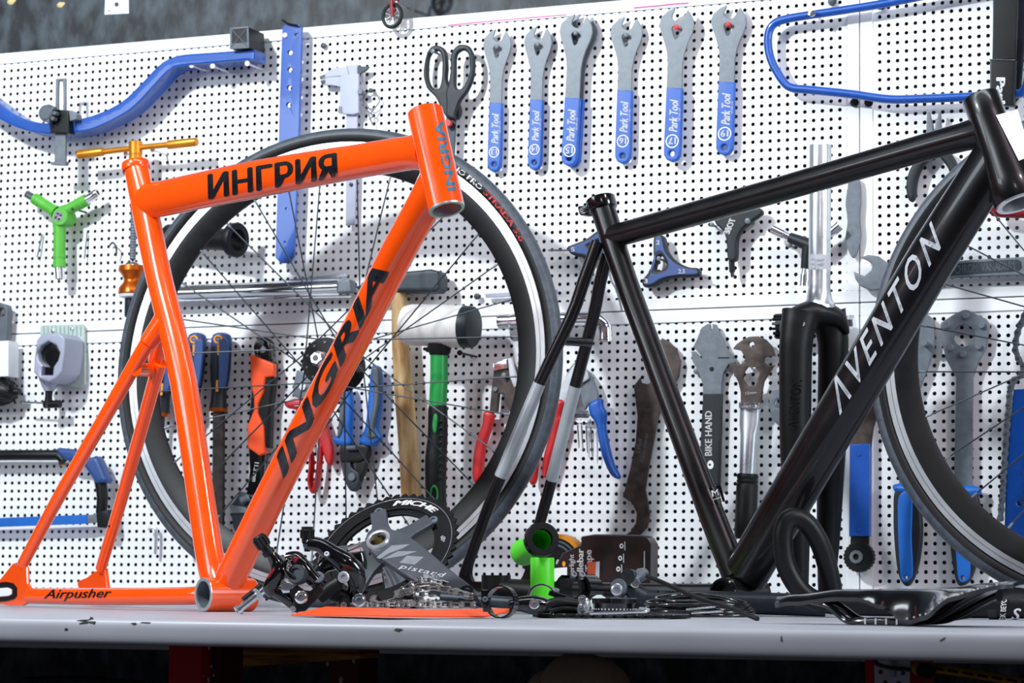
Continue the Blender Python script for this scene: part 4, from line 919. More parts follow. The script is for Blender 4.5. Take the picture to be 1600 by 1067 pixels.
# ---- steel hammer
t = tool('hammer', 'steel-headed hammer with a long wooden handle, behind the wheel', 'hammer', 640, 440)
part('head', plate(B, [(552, 448), (575, 441), (605, 431), (632, 424), (672, 420), (684, 423), (687, 430), (687, 450), (681, 456), (640, 456), (600, 456), (565, 455)], .014, .030, bev=.004, seg=2), M['steeld'], t)
part('handle', tube([W(620, 440, .028), W(624, 470, .028), W(626, 540, .028), (W(632, 620, .028)), W(638, 700, .028), W(643, 780, .028)], [(.0105, .013), (.0112, .013), (.0125, .014), (.0145, .015), (.0140, .015), (.0150, .016)], 20, up=BW, smooth=4), M['wood'], t)
screw(636, 459, .020, .004, 'chrome')
# ---- rubber mallet
t = tool('rubber_mallet', 'white-headed rubber mallet with a green and black handle', 'mallet', 690, 510)
p, q = W(632, 507, .068), W(741, 511, .068); L = (q - p).length
part('head', lathe(p, q - p, [(0, .024), (.002, .0275), (L * .12, .0300), (L * .5, .0308), (L * .86, .0305), (L * .86, .0)], 32), mat('worn_white_rubber', 'd9d4d2', .6, 0, 0, 26, .1, col2='f0eeec'), t)
part('face', lathe(p, q - p, [(L * .858, .0), (L * .858, .0306), (L * .97, .0300), (L * .995, .0285), (L, .026), (L, 0)], 32), M['slate'], t, 'dark striking face')
part('collar', lathe(W(687, 538, .068), W(686, 556, .068) - W(687, 538, .068), [(0, .018), (.01, .0165), (.016, .0135), (.016, 0)], 20), M['rubber'], t)
hc = [(686, 553), (686, 590), (684, 636)]
part('shaft', tube([W(x, y, .068) for x, y in hc], [(.0128, .0125)] * 3, 16, up=BW), M['dgreen'], t, 'clear green shaft')
part('grip', tube([W(x, y, .068) for x, y in ((684, 634), (684, 642), (684, 680), (681, 720), (681, 770), (682, 792), (682, 797))], [(.0128, .0125), (.0142, .014), (.0145, .014), (.0160, .0145), (.0152, .014), (.0152, .014), (.012, .011)], 20, up=BW, smooth=4), M['rubber'], t, 'black ribbed grip')
part('grip_inlay', hb([(677, 650), (680, 646), (683, 652), (681, 674), (677, 675), (675, 665)], .080, .0035), M['dgreen'], t, 'green inlay')
part('hang_eye', plate(B, [(672, 765), (676, 758), (680, 758), (683, 765), (683, 778), (679, 785), (675, 785), (671, 778)], .080, .004, [[(674, 767), (676, 762), (679, 762), (681, 767), (681, 777), (678, 781), (676, 781), (673, 777)]], .001, True), M['dgreen'], t, 'green hanging eye')
for k in range(9): part('grip_rib', btube([(684, 662 + k * 11, .080), (689, 657 + k * 11, .0815), (694, 660 + k * 11, .078)], .0012, 6), M['slate'], t)
for x, y in ((668, 546), (718, 551)): screw(x, y, .06, .0042, 'blackm', 'peg')
# ---- silver seat post clamp tool / tube
t = tool('fork_ended_tube', 'shiny silver tube with a forked end hung level behind the wheel', 'tube', 410, 455)
part('tube_body', btube([(262, 459, .024), (400, 454, .024), (532, 448, .024)], .0128, 20, 0), M['chrome'], t)
part('fork_end', plate(B, [(525, 440), (540, 436), (546, 437), (549, 455), (533, 457), (526, 457)], .014, .020, bev=.002), M['steel'], t)
part('top_plate', plate(B, [(290, 446), (420, 440), (541, 427), (543, 432), (430, 446), (290, 452)], .018, .004), M['lav'], t, 'thin pale plate above the tube')
part('rod', btube([(428, 466, .03), (470, 464.5, .03), (548, 463, .03)], .0014, 8, 0), M['chrome'], t)
screw(465, 461, .03, .0035, 'blackm'); 
# ---- black flanged bung
t = tool('flanged_sleeve', 'black rubber sleeve with a wide flange, behind the wheel at upper left', 'sleeve', 320, 380)
p, q = W(262, 371, .030), W(372, 375, .058)
L = (q - p).length
part('sleeve', lathe(p, q - p, [(0, 0), (0, .018), (.003, .0205), (.02, .0205), (.024, .0165), (L - .012, .0165), (L - .011, .0255), (L - .002, .0265), (L, .0255), (L, .0165), (L - .01, .0125), (L - .02, 0)], 32), M['rubber'], t)
# ---- screwdriver and files with moulded handles
def driver(label, top, bot, r, blade, name='flat_file', wob=0):
    t = tool(name, label, 'file', *top, 'blue and black handled files')
    a, b = W(*top, .024), W(*bot, .024); L = (b - a).length; k = mpp(*top); R_ = r * k
    part('handle', lathe(a, b - a, [(0, 0), (.001, R_ * .5), (.004, R_ * .82), (.010, R_ * .97), (.018, R_), (L * .45, R_ * 1.02), (L * .62, R_ * .92), (L * .78, R_ * .74), (L * .9, R_ * .78), (L, R_ * .9), (L, 0)], 24), M['slate'], t)
    f = lambda s, w: (top[0] + (bot[0] - top[0]) * s + w * r, top[1] + (bot[1] - top[1]) * s)
    part('cap', lathe(a - (b - a).normalized() * .0006, b - a, [(0, 0), (.001, R_ * .52), (.004, R_ * .86), (.010, R_ * 1.01), (.020, R_ * 1.03), (.0235, R_ * .99)], 24), M['navy'], t, 'blue end cap')
    part('grip_stripe', plate(B, [f(.12, -.3), f(.12, .55), f(.5, .6), f(.7, .42), f(.72, -.1), f(.5, -.2)], .024 + R_ * .72, R_ * .42, bev=.002, smooth=True, seg=2), M['navy'], t, 'blue grip stripe')
    part('hang_ring', plate(B, circ(*f(.085, -.40), r * .45), .024 + R_ * .86, R_ * .25, [circ(*f(.085, -.40), r * .26)], .0006), M['orangey'], t, 'orange hanging ring')
    part('stripe', plate(B, [f(.15, -.45), f(.15, -.12), f(.30, -.22), f(.29, -.38)], .024 + R_ * .92, R_ * .22), M['orangey'], t, 'orange inlay'); part('stripe', plate(B, [f(.62, -.36), f(.62, -.14), f(.77, -.14), f(.77, -.36)], .024 + R_ * .86, R_ * .18), M['orangey'], t, 'orange inlay')
    part('ferrule', lathe(b - (b - a).normalized() * .001, b - a, [(0, 0), (0, R_ * .92), (.005, R_ * .88), (.006, R_ * .5), (.006, 0)], 24), M['goldd'], t, 'orange ferrule')
    part('blade', plate(B, blade, .018, .007, bev=.001), M['rust' if len(label) % 2 else 'steeld'], t)
driver('file with a blue and black handle, complete beside the orange adjustable wrench', (347, 520), (341, 639), 16, [(332, 640), (349, 640), (348, 800), (344, 900), (336, 900), (331, 800)])
driver('file with a blue and black handle half hidden by the orange seat tube', (309, 520), (300, 640), 15, [(291, 640), (307, 640), (299, 800), (294, 858), (286, 858), (285, 800)])
driver('screwdriver whose handle end shows left of the orange seat tube', (266, 522), (252, 646), 15, [(249, 646), (255, 646), (250, 735), (246, 735)], 'flat_screwdriver')
# ---- adjustable wrench upside down
t = tool('adjustable_wrench', 'adjustable wrench hung head down with an orange and black handle', 'wrench', 405, 545)
part('hanging_end', plate(B, [(397, 555), (395, 540), (402, 529), (412, 526), (422, 533), (425, 548), (424, 575), (396, 566)], .012, .014, [circ(408, 545, 6)], .004, True, 2), M['black'], t)
part('end_rivet', bdisc(408, 535, 4, .024, .0275, 14), M['steel'], t)
part('grip', plate(B, [(389, 553), (428, 567), (427, 595), (421, 640), (420, 700), (385, 695), (388, 650), (392, 610)], .010, .018, bev=.005, seg=3), M['blackm'], t, 'black grip sides')
part('grip_face', plate(B, [(390, 553), (427, 568), (427, 588), (414, 590), (411, 612), (403, 630), (402, 645), (411, 665), (413, 708), (404, 712), (386, 699), (386, 665), (396, 640), (396, 620), (391, 600)], .020, .012, bev=.003, seg=2), M['orangep'], t, 'orange grip face')
part('shank', plate(B, [(388, 697), (414, 708), (412, 740), (408, 770), (404, 790), (378, 790), (386, 765), (390, 735)], .012, .012, bev=.002), M['black'], t)
part('lettering', lettering('HIPRE' if False else 'steel' if False else '11.2 mm', B, (398, 722), (394, 752), (405, 723), .0243, .02), M['print'], t, 'worn white lettering', weld=False)
part('jaw_head', plate(B, [(386, 772), (406, 778), (404, 800), (398, 815), (392, 832), (372, 840), (364, 824), (360, 800), (357, 792), (366, 782), (374, 768)], .012, .016, bev=.002), M['steeld'], t)
part('lower_jaw', plate(B, [(358, 788), (384, 793), (386, 801), (360, 802)], .026, .006), M['steel'], t)
part('worm_screw', lathe(W(377, 783, .032), W(392, 776, .032) - W(377, 783, .032), [(0, .003)] + [(.0012 * k, .0062 if k % 2 else .0048) for k in range(1, 13)] + [(.016, .003)], 14), M['steel'], t, 'knurled worm screw')
# ---- red handled pliers
t = tool('crimping_pliers', 'red-handled pliers partly hidden behind the orange down tube', 'pliers', 472, 600)
part('jaw', plate(B, [(463, 578), (486, 584), (488, 622), (470, 624), (456, 618), (458, 600)], .014, .010, bev=.002), M['steel'], t); part('pivot', bdisc(472, 604, 6, .024, .028), M['alu'], t)
part('handle', hb([(444, 630), (458, 622), (476, 628), (482, 650), (500, 690), (501, 705), (497, 745), (491, 768), (483, 769), (478, 750), (480, 715), (468, 665), (462, 642), (447, 637)], .012, .014), M['red'], t, 'red dipped handle')
part('handle', hb([(478, 628), (492, 624), (508, 660), (518, 700), (516, 725), (508, 722), (498, 690)], .011, .012), M['red'], t, 'red dipped handle')
# ---- blue and grey pliers, jaws down
t = tool('combination_pliers', 'blue and grey handled pliers hung jaws down below the wheel hub', 'pliers', 550, 700)
for L_, S_ in (([(578, 576), (586, 571), (593, 580), (593, 630), (587, 668), (594, 684), (580, 697), (562, 694), (560, 686), (568, 668), (572, 640)], [(580, 578), (587, 573), (592, 585), (590, 630), (583, 668), (588, 682), (574, 684), (577, 660), (583, 620)]),
               ([(536, 600), (545, 604), (549, 640), (547, 672), (548, 692), (540, 697), (524, 694), (518, 684), (530, 675), (530, 640)], [(531, 602), (538, 604), (538, 640), (533, 674), (526, 684), (528, 660), (530, 630)])):
    h = part('handle', hb(L_, .012, .015), M['blue2'], t, 'blue handle'); part('grip_inlay', hb(S_, .022, .008), M['grey'], h, 'grey grip inlay')
part('joint', plate(B, [(530, 694), (548, 696), (566, 694), (576, 698), (572, 716), (560, 722), (532, 722), (530, 706)], .012, .014, bev=.002), M['blackm'], t)
part('spring', lathe(W(542, 700, .030), BU, [(0, .003)] + [(.0012 * k, .0042 if k % 2 else .0032) for k in range(1, 14)] + [(.017, 0)], 10), M['steel'], t)
part('jaw', plate(B, [(533, 717), (546, 716), (549, 730), (560, 740), (561, 755), (554, 767), (545, 765), (538, 750), (534, 735)], .013, .011, bev=.002, smooth=True), M['steeld'], t); part('pivot', bdisc(549, 745, 6.5, .024, .027), M['steel'], t)
part('jaw', plate(B, [(556, 722), (572, 716), (570, 735), (562, 752), (556, 742)], .012, .011, bev=.002), M['blackm'], t)
# ---- red cable cutters
t = tool('cable_cutter', 'cable cutter with slim red handles behind the wheel rim', 'cutter', 790, 590)
part('head', plate(B, [(771, 567), (789, 563), (797, 557), (806, 575), (811, 600), (810, 640), (826, 690), (836, 708), (826, 712), (800, 655), (786, 615), (779, 615), (776, 645), (764, 645), (767, 610), (770, 590)], .014, .009, bev=.002), M['rust'], t)
part('cover_plate', plate(B, [(770, 568), (791, 561), (794, 575), (771, 579)], .023, .004, bev=.001), M['chrome'], t, 'bright jaw plate'); part('cover_plate', plate(B, [(793, 560), (799, 558), (804, 578), (810, 600), (803, 606), (796, 588)], .023, .005, bev=.001), M['alu'], t)
part('handle', hb([(755, 643), (769, 646), (766, 668), (756, 700), (752, 735), (746, 753), (738, 751), (737, 725), (742, 690), (751, 665)], .012, .013), M['red'], t, 'red dipped handle')
part('handle', hb([(826, 706), (838, 706), (838, 735), (835, 753), (828, 757), (824, 745), (825, 722)], .012, .013), M['red'], t, 'red dipped handle')
screw(787, 587, .030, .0042); part('pivot', bdisc(773, 608, 4, .023, .026, 12), M['steel'], t)
# ---- snips with one red and one blue handle
t = tool('spring_snips', 'spring snips with one red and one blue handle', 'snips', 905, 600)
part('blade', plate(B, [(892, 572), (902, 566), (914, 575), (926, 592), (934, 622), (920, 630), (912, 640), (905, 612), (890, 622), (880, 632), (870, 625), (880, 598)], .014, .006, bev=.001, smooth=True), M['steel'], t)
part('blade', plate(B, [(900, 566), (912, 572), (920, 590), (908, 600), (892, 622), (878, 630), (868, 626), (878, 600)], .020, .004, bev=.0008, smooth=True), M['alu'], t)
part('handle', hb([(868, 624), (881, 627), (875, 648), (876, 660), (866, 700), (856, 735), (852, 748), (846, 740), (847, 715), (856, 680), (862, 645)], .012, .015), M['red'], t, 'red handle')
part('handle', hb([(919, 630), (937, 622), (940, 634), (945, 645), (944, 665), (948, 690), (956, 722), (966, 742), (963, 748), (952, 741), (940, 715), (934, 690), (929, 662), (920, 648)], .012, .015), M['blue'], t, 'blue handle')
pp = []
for k in range(40): pp.append(W(898 + k * .55, 647, .02) + B.ey * .0052 * math.cos(k * 1.57) + BW * .0052 * math.sin(k * 1.57))
part('spring', tube(pp, .0008, 6), M['steel'], t)
for k, x in enumerate((902, 908, 915, 922)): part('comb_tooth', btube([(x, 655, .02), (x + 1, 662, .02), (x + 1, 668, .02), (x + 3, 700 + 4 * k, .018)], [.0008, .0022, .0012, .0007], 6, 2), M['chrome'], t)
# ---- brown hook spanner
t = tool('hook_spanner', 'browned steel hook spanner with stamped writing, left of the black seat tube', 'spanner', 1010, 640)
part('blade', plate(B, [(1034, 528), (1046, 534), (1057, 546), (1063, 564), (1060, 588), (1050, 608), (1040, 622), (1030, 642), (1023, 680), (1012, 738), (1008, 765), (1012, 785), (1015, 805), (1011, 824), (1000, 835), (985, 840), (974, 838), (985, 830), (993, 818), (995, 802), (988, 786), (973, 776), (976, 765), (985, 730), (993, 690), (996, 650), (990, 603), (997, 594), (1000, 590), (1002, 598), (1012, 600), (1026, 592), (1030, 575), (1024, 555)], .008, .0045, [circ(1012, 638, 2.4)], .0006), M['rust'], t)
for s_, a, b, c_ in (('S.Moll', (1000, 709), (1003, 686), (994, 708)), ('Tools Works', (1006, 722), (1013, 678), (1001, 721))):
    part('lettering', lettering(s_, B, a, b, c_, .0127, .0, .2), M['steel'], t, 'stamped lettering', weld=False)
# ---- chrome bent pipe
t = tool('bent_pipe', 'chrome pipe with a bent right end, behind the black seat stays', 'pipe', 860, 498)
part('pipe', btube([(800, 501, .024), (860, 499, .024), (915, 497, .024), (934, 499, .024), (943, 507, .024), (946, 518, .024), (946, 533, .024)], [.0095, .0095, .0095, .0098, .0100, .0100, .0102], 18, 5), M['chrome'], t)
p, q = W(780, 502, .024), W(818, 500, .024); L = (q - p).length
part('end_sleeve', lathe(p, q - p, [(0, .006), (0, .0102), (L * .45, .0102), (L * .48, .0088), (L * .55, .0088), (L * .58, .0104), (L, .0104), (L, 0)], 22), M['chrome'], t)
part('pipe_lip', lathe(W(946, 530, .024), W(946, 534, .024) - W(946, 530, .024), [(0, .0104), (0, .0110), (.003, .0110), (.003, .008)], 22), M['chrome'], t)
t = tool('flat_lever', 'thin pale metal strip on a dark screw, above the chrome pipe', 'lever', 780, 461)
part('strip', plate(B, [(757, 459), (800, 456), (870, 452), (872, 459), (800, 463), (760, 465)], .010, .003), M['lav'], t); screw(745, 463, .010, .0048, 'steeld', 'bolt')
t = tool('wire_hook', 'thin bright wire hook between the black seat stays and seat tube', 'hook', 958, 440)
part('wire', btube([(951, 418, .012), (955, 438, .014), (964, 455, .014), (972, 486, .010)], .0016, 8), M['steel'], t)
# ---- headset flat wrench with padded handle
t = tool('cone_spanner', 'flat slotted spanner with a black sleeve lettered in white', 'spanner', 1110, 560)
part('blade', plate(B, [(1096, 512), (1105, 506), (1110, 506), (1111, 516), (1113, 516), (1113, 506), (1119, 507), (1126, 522), (1137, 546), (1150, 566), (1138, 568), (1130, 583), (1127, 600), (1127, 622), (1098, 622), (1098, 600), (1090, 578), (1082, 565), (1080, 549), (1086, 549), (1096, 560), (1097, 558), (1087, 546), (1083, 542), (1089, 530)], .008, .004, [circ(1112, 577, 3.6)], .0005), M['steel'], t)
part('slot', plate(B, [(1122, 558), (1140, 558), (1140, 560), (1122, 560)], .0121, .0002), M['blackm'], t)
h = part('handle', plate(B, [(1098, 615), (1127, 615), (1125, 690), (1123, 758), (1096, 756), (1094, 690)], .006, .010, bev=.002, seg=2), M['slate'], t, 'black sleeve')
part('lettering', lettering('BIKE HAND', B, (1112, 712), (1112, 642), (1101, 712), .0163, .02), M['print'], h, 'white lettering', weld=False)
part('emblem', plate(B, circ(1110, 726, 5, 7), .0162, .0004, [circ(1109, 726, 2)]), M['print'], h, 'white emblem')
screw(1088, 580, .008, .0046, 'steel'); screw(1130, 580, .008, .0046, 'steel')
# ---- pedal wrench with chrome shaft
t = tool('pedal_wrench', 'many-holed pedal wrench with a chrome shank and black grip', 'wrench', 1172, 580)
part('head', plate(B, [(1145, 545), (1150, 538), (1158, 532), (1170, 526), (1184, 525), (1196, 530), (1206, 541), (1211, 556), (1202, 556), (1194, 558), (1193, 566), (1202, 571), (1210, 570), (1203, 580), (1193, 596), (1190, 612), (1189, 634), (1157, 634), (1157, 612), (1153, 596), (1144, 580), (1138, 567), (1150, 570), (1160, 568), (1164, 560), (1158, 548)], .015, .006, [circ(1174, 538, 4.5), [(1163, 580), (1168, 573), (1180, 573), (1187, 583), (1181, 601), (1168, 603), (1160, 592)]], .0008, hsmooth=False), M['rust'], t)
p, q = W(1173, 630, .019), W(1164, 842, .019); L = (q - p).length; ax = (q - p).normalized()
part('collar', lathe(p, ax, [(0, .012), (0, .0165), (.006, .0165), (.008, .0155), (.008, 0)], 20), M['chrome'], t)
part('shank', tube([p + ax * .006, p + ax * .03, p + ax * .045, p + ax * .11], [(.0150, .008), (.0148, .008), (.0125, .010), (.0115, .011)], 20, up=BW), M['alu'], t)
part('grip', lathe(p, ax, [(.098, .010), (.098, .0140), (.102, .0152), (.106, .0140), (.108, .0152), (.112, .0140), (.114, .0150), (.160, .0152), (L - .004, .0150), (L, .0125), (L, 0)], 22), M['rubber'], t, 'black rubber grip')
part('lettering', lettering('15mm', B, (1165, 617), (1182, 615), (1165, 612), .0213, .0), M['alu'], t, 'engraved size', weld=False)
screw(1163, 567, .020, .0042)
# ---- small ring spanner
t = tool('ring_spanner', 'grey ring spanner peeping out left of the fork', 'spanner', 1216, 640)
part('ring', plate(B, [(1205, 612), (1216, 607), (1228, 612), (1236, 640), (1230, 668), (1215, 664), (1205, 648), (1202, 630)], .008, .005, [circ(1218, 630, 8)], .001, True), M['steel'], t)
# ---- lock ring tool with gear
t = tool('lockring_wrench', 'blue-handled lockring wrench ending in a black toothed disc', 'wrench', 1344, 700)
part('neck', plate(B, [(1340, 580), (1372, 585), (1374, 640), (1364, 668), (1360, 700), (1328, 700), (1332, 650)], .010, .006, bev=.001), M['rust'], t)
part('handle', plate(B, [(1327, 694), (1359, 693), (1358, 838), (1326, 838)], .008, .011, [], .002, seg=2), M['bluep'], t, 'blue handle')
part('rivet', bdisc(1342, 710, 3, .019, .0202, 12), M['bluep'], t); part('rivet', bdisc(1341, 828, 3, .019, .0202, 12), M['bluep'], t)
part('lower_neck', plate(B, [(1329, 836), (1357, 836), (1356, 862), (1328, 862)], .010, .006), M['blackm'], t)
gear = []
for k in range(72):
    q = 2 * math.pi * k / 72; r = 23.6 if k % 3 else 22.2; gear.append((1341 + r * math.cos(q), 870 + r * 1.02 * math.sin(q)))
part('toothed_disc', plate(B, gear, .014, .012, [], .0006), M['blackm'], t)
part('spline_core', lathe(W(1338, 870, .026), BW, [(0, .0095), (.003, .009), (.003, .0045), (0, .0045)], 9), M['steel'], t)
# ---- two tools with blue-grey grips
def grip(t, cap, outl, stripe, hole):
    part('grip_cap', hb(cap, .006, .018), M['blue2'], t, 'light blue grip collar'); h = part('grip', plate(B, outl, .008, .014, [circ(*hole, 3.6)], .004, True, 3), M['slate'], t, 'grey grip'); part('grip_stripe', plate(B, stripe, .012, .0125, [circ(*hole, 3.2)], .002, True, 2), M['blue2'], h, 'blue inlay with a hanging hole')
t = tool('pin_spanner', 'blue-grey gripped spanner left of the big six-sided one', 'spanner', 1430, 540)
part('bar', plate(B, [(1416, 500), (1430, 492), (1448, 490), (1460, 500), (1460, 540), (1448, 580), (1432, 620), (1428, 765), (1404, 765), (1408, 620), (1412, 560)], .008, .005, bev=.0008), M['steel'], t); part('pin', bdisc(1443, 536, 5, .013, .03, 14), M['steel'], t)
grip(t, [(1394, 757), (1410, 755), (1428, 758), (1444, 757), (1443, 768), (1428, 772), (1406, 771), (1396, 768)], [(1398, 766), (1420, 764), (1434, 772), (1439, 810), (1439, 845), (1432, 888), (1420, 914), (1409, 911), (1401, 888), (1396, 840), (1395, 800)], [(1404, 775), (1424, 772), (1424, 840), (1426, 885), (1424, 902), (1414, 910), (1407, 903), (1405, 880), (1402, 820)], (1415, 902))
t = tool('cassette_spanner', 'long spanner with a big six-sided studded head and round opening', 'spanner', 1507, 520)
part('head', plate(B, [(1505, 484), (1512, 484), (1540, 498), (1546, 508), (1540, 545), (1528, 566), (1520, 590), (1518, 770), (1490, 770), (1494, 590), (1478, 562), (1468, 520), (1470, 504), (1492, 490)], .008, .006, [circ(1506, 524, 17)], .0008), M['steel'], t)
for x, y in ((1508, 493), (1478, 508), (1533, 508), (1484, 543), (1528, 541), (1504, 553)): part('stud', bdisc(x, y, 5.2, .014, .019, 14), M['steel'], t)
grip(t, [(1487, 760), (1507, 758), (1528, 761), (1528, 773), (1507, 777), (1488, 773)], [(1486, 772), (1508, 770), (1526, 774), (1531, 820), (1528, 862), (1518, 900), (1505, 914), (1494, 910), (1486, 870), (1482, 820)], [(1492, 778), (1514, 777), (1514, 850), (1516, 885), (1514, 903), (1505, 910), (1497, 904), (1494, 880), (1490, 820)], (1504, 903))
# ---- chain whip with hanging chain
t = tool('chain_whip', 'blue chain whip with a loose roller chain at the right edge of the wall', 'chain whip', 1585, 620)
part('handle', plate(B, [(1583, 608), (1625, 606), (1622, 860), (1600, 872), (1568, 852), (1571, 740)], .008, .012, [circ(1593, 786, 3.5)], .003, seg=2), M['bluep'], t)
part('lettering', lettering('Professional', B, (1606, 790), (1612, 640), (1592, 789), .0205, .0, .2), M['navy'], t, 'raised blue lettering', weld=False)
cp = crom([Vector((x, y, 0)) for x, y in ((1606, 480), (1598, 500), (1590, 520), (1586, 545), (1592, 562), (1600, 575), (1594, 590), (1582, 596), (1578, 615), (1575, 650), (1571, 700), (1568, 750), (1565, 790), (1562, 820))], 24, False)
acc = 0; last = cp[0]; nodes = [cp[0]]
for v in cp:
    if (v - nodes[-1]).length >= 13.6: nodes.append(v)
for k in range(len(nodes) - 1):
    a, b = W(nodes[k].x, nodes[k].y, .022), W(nodes[k + 1].x, nodes[k + 1].y, .022); d = (b - a).normalized(); s = BW.cross(d)
    F_ = Fr(a, d, s, BW); L = (b - a).length; g = G()
    for sgn in (1, -1):
        r = .0042; pts_ = []
        for j in range(9): q = math.pi / 2 + math.pi * j / 8; pts_.append(Vector((r * math.cos(q), r * math.sin(q), 0)))
        pts_.append(Vector((L / 2, -r * .62, 0)))
        for j in range(9): q = -math.pi / 2 + math.pi * j / 8; pts_.append(Vector((L + r * math.cos(q), r * math.sin(q), 0)))
        pts_.append(Vector((L / 2, r * .62, 0)))
        z = (.0031 if k % 2 else .0020) * sgn - .0005
        g += plate2(F_, [pts_], z, .001, .0002)
    g += lathe(a - BW * .0042, BW, [(0, 0), (0, .0019), (.0084, .0019), (.0084, 0)], 8); g += lathe(b - BW * .0042, BW, [(0, 0), (0, .0019), (.0084, .0019), (.0084, 0)], 8)
    part('link', g, M['steel'], t)
# ---- dark red bar end
t = tool('pipe_cutter', 'dark red tool end showing below the black head tube', 'tool', 1580, 328)
part('body', btube([(1552, 328, .03), (1566, 331, .03), (1680, 334, .03)], [.0085, .0080, .0080], 16, 0), M['dred'], t); part('end_ball', ball(W(1553, 326, .03), .0092, 14), M['dred'], t)
# ---- grey work-stand clamp head on its clear back plate
t = tool('work_stand_clamp', 'pale grey cast clamp head with a dark keyhole opening', 'clamp', 76, 560)
part('back_plate', plate(B, [(64, 508), (128, 506), (132, 512), (132, 600), (126, 606), (70, 600), (62, 514)], .004, .006, bev=.001), M['clear'], t, 'ribbed clear back plate')
for k in range(10): part('rib', btube([(68 + k * 6.4, 509, .011), (68 + k * 6.4, 524, .011)], .0010, 6, 0), M['clear'], t)
part('body', plate(B, [(57, 531), (65, 521), (92, 520), (101, 528), (101, 548), (97, 580), (88, 591), (76, 597), (62, 592), (52, 582), (53, 560)], .010, .055, [[(68, 572), (60, 562), (58, 550), (63, 540), (75, 533), (87, 539), (93, 551), (90, 563), (83, 573), (82, 586), (64, 586), (65, 574)]], .003, seg=2, hsmooth=False), M['lav'], t)
part('bore', plate(B, [(68, 572), (60, 562), (58, 550), (63, 540), (75, 533), (87, 539), (93, 551), (90, 563), (83, 573), (82, 586), (64, 586), (65, 574)], .020, .034), M['black'], t, 'dark rubber lining')
part('neck', tube([W(77, 590, .036), W(77, 602, .036), W(77, 611, .036)], [.017, .012, .008], 18), M['lav'], t)
part('spindle', btube([(77, 608, .036), (76, 620, .036), (75, 637, .036)], [.0062, .0055, .0072], 14, 0), M['blackm'], t); part('spindle_knob', btube([(70, 632, .036), (94, 631, .036)], .0062, 12, 0), M['blackm'], t)
part('rod', btube([(34, 628, .036), (72, 630, .036)], .0016, 8, 0), M['chrome'], t)
screw(82, 517, .012, .0028, 'chrome'); screw(112, 514, .012, .0028, 'chrome')
# ---- black helical brush at the far left
t = tool('helical_roller', 'black roller with helical ribs at the far left edge', 'roller', 0, 610)
p, q = W(-30, 612, .03), W(24, 612, .03); L = (q - p).length; ax = (q - p).normalized(); x_ = ax.orthogonal().normalized(); y_ = ax.cross(x_)
part('core', lathe(p, ax, [(0, 0), (0, .019), (L * .7, .020), (L * .93, .014), (L, .006), (L + .008, .005), (L + .008, 0)], 24), M['blackm'], t)
for k in range(9):
    pts_ = []
    for j in range(9):
        s = j / 8; r = (.0205 if s < .7 else .0205 - (s - .7) / .3 * .008); qq = 2 * math.pi * k / 9 + s * 2.2
        pts_.append(p + ax * (L * s * .95) + (x_ * math.cos(qq) + y_ * math.sin(qq)) * r)
    part('helical_rib', tube(pts_, .0024, 8), M['rubber'], t)
part('upper_block', plate(B, [(-30, 534), (13, 532), (13, 588), (-30, 590)], .012, .03, bev=.002), M['white'], t, 'white block above the roller'); part('upper_clip', plate(B, [(-20, 476), (3, 474), (11, 482), (11, 505), (6, 535), (-20, 535)], .012, .016, [circ(0, 488, 7)], .002, True), M['grey'], t, 'grey clip')
# ---- hacksaw
t = tool('hacksaw', 'hacksaw with black tubular frame, blue grip and blue blade, at lower left', 'saw', 90, 715)
part('top_tube_bar', btube([(-80, 712, .026), (20, 711, .026), (92, 711, .026), (100, 720, .026)], .0082, 16, 0), M['blackm'], t)
part('grip', plate(B, [(84, 702), (90, 699), (118, 702), (124, 706), (134, 716), (148, 712), (153, 718), (166, 748), (164, 754), (148, 755), (138, 740), (126, 722), (105, 721), (92, 713)], .016, .024, bev=.006, seg=3), M['navy'], t, 'blue moulded grip')
part('down_tube_bar', btube([(156, 748, .026), (160, 775, .026), (158, 803, .026)], [.0095, .0090, .0085], 16, 3), M['blackm'], t)
part('end_block', plate(B, [(149, 800), (168, 796), (171, 812), (166, 825), (151, 824)], .014, .024, bev=.003), M['blackm'], t)
part('blade_bar', plate(B, [(-80, 812), (136, 804), (136, 818), (-80, 826)], .022, .006), M['blue2'], t, 'blue blade cover'); part('blade_end', plate(B, [(134, 805), (152, 803), (152, 816), (134, 818)], .022, .005), M['steel'], t)
screw(95, 724, .02, .0045, 'brass', 'peg')
# ---- hex key below the hacksaw
t = tool('hex_key', 'bright steel rod hanging straight down left of the orange seat tube', 'key', 243, 840)
part('shaft', btube([(232, 826, .012), (240, 824, .012), (244, 830, .012), (243, 866, .012)], .0028, 6, 3), M['alu'], t)
# ---- toy bicycle hanging above the panels
t = tool('toy_bicycle', 'tiny red toy bicycle hanging nose down over the top rail', 'toy bicycle', 612, 20)
TFm = Fr(W(613, 25, .024), B.ex, B.ey, B.ez); k = mpp(613, 25, .024)
for (x, y) in ((613, 25), (640, -38)):
    c = W(x, y, .024); n_ = 32; tp_ = []
    wl = part('toy_wheel', tube([c + B.ex * 15.6 * k * math.cos(2 * math.pi * j / n_) + B.ey * 17.5 * k * math.sin(2 * math.pi * j / n_) for j in range(n_)], .0030, 10, closed=True), M['rubber'], t, 'black toy tyre')
    part('toy_rim', tube([c + B.ex * 12.6 * k * math.cos(2 * math.pi * j / n_) + B.ey * 14.4 * k * math.sin(2 * math.pi * j / n_) for j in range(n_)], .0012, 8, closed=True), M['chrome'], wl)
    for j in range(9):
        q = 2 * math.pi * j / 9; part('toy_spoke', tube([c, c + B.ex * 12.5 * k * math.cos(q) + B.ey * 14 * k * math.sin(q)], [.0012, .0010], 6), M['alu'], wl)
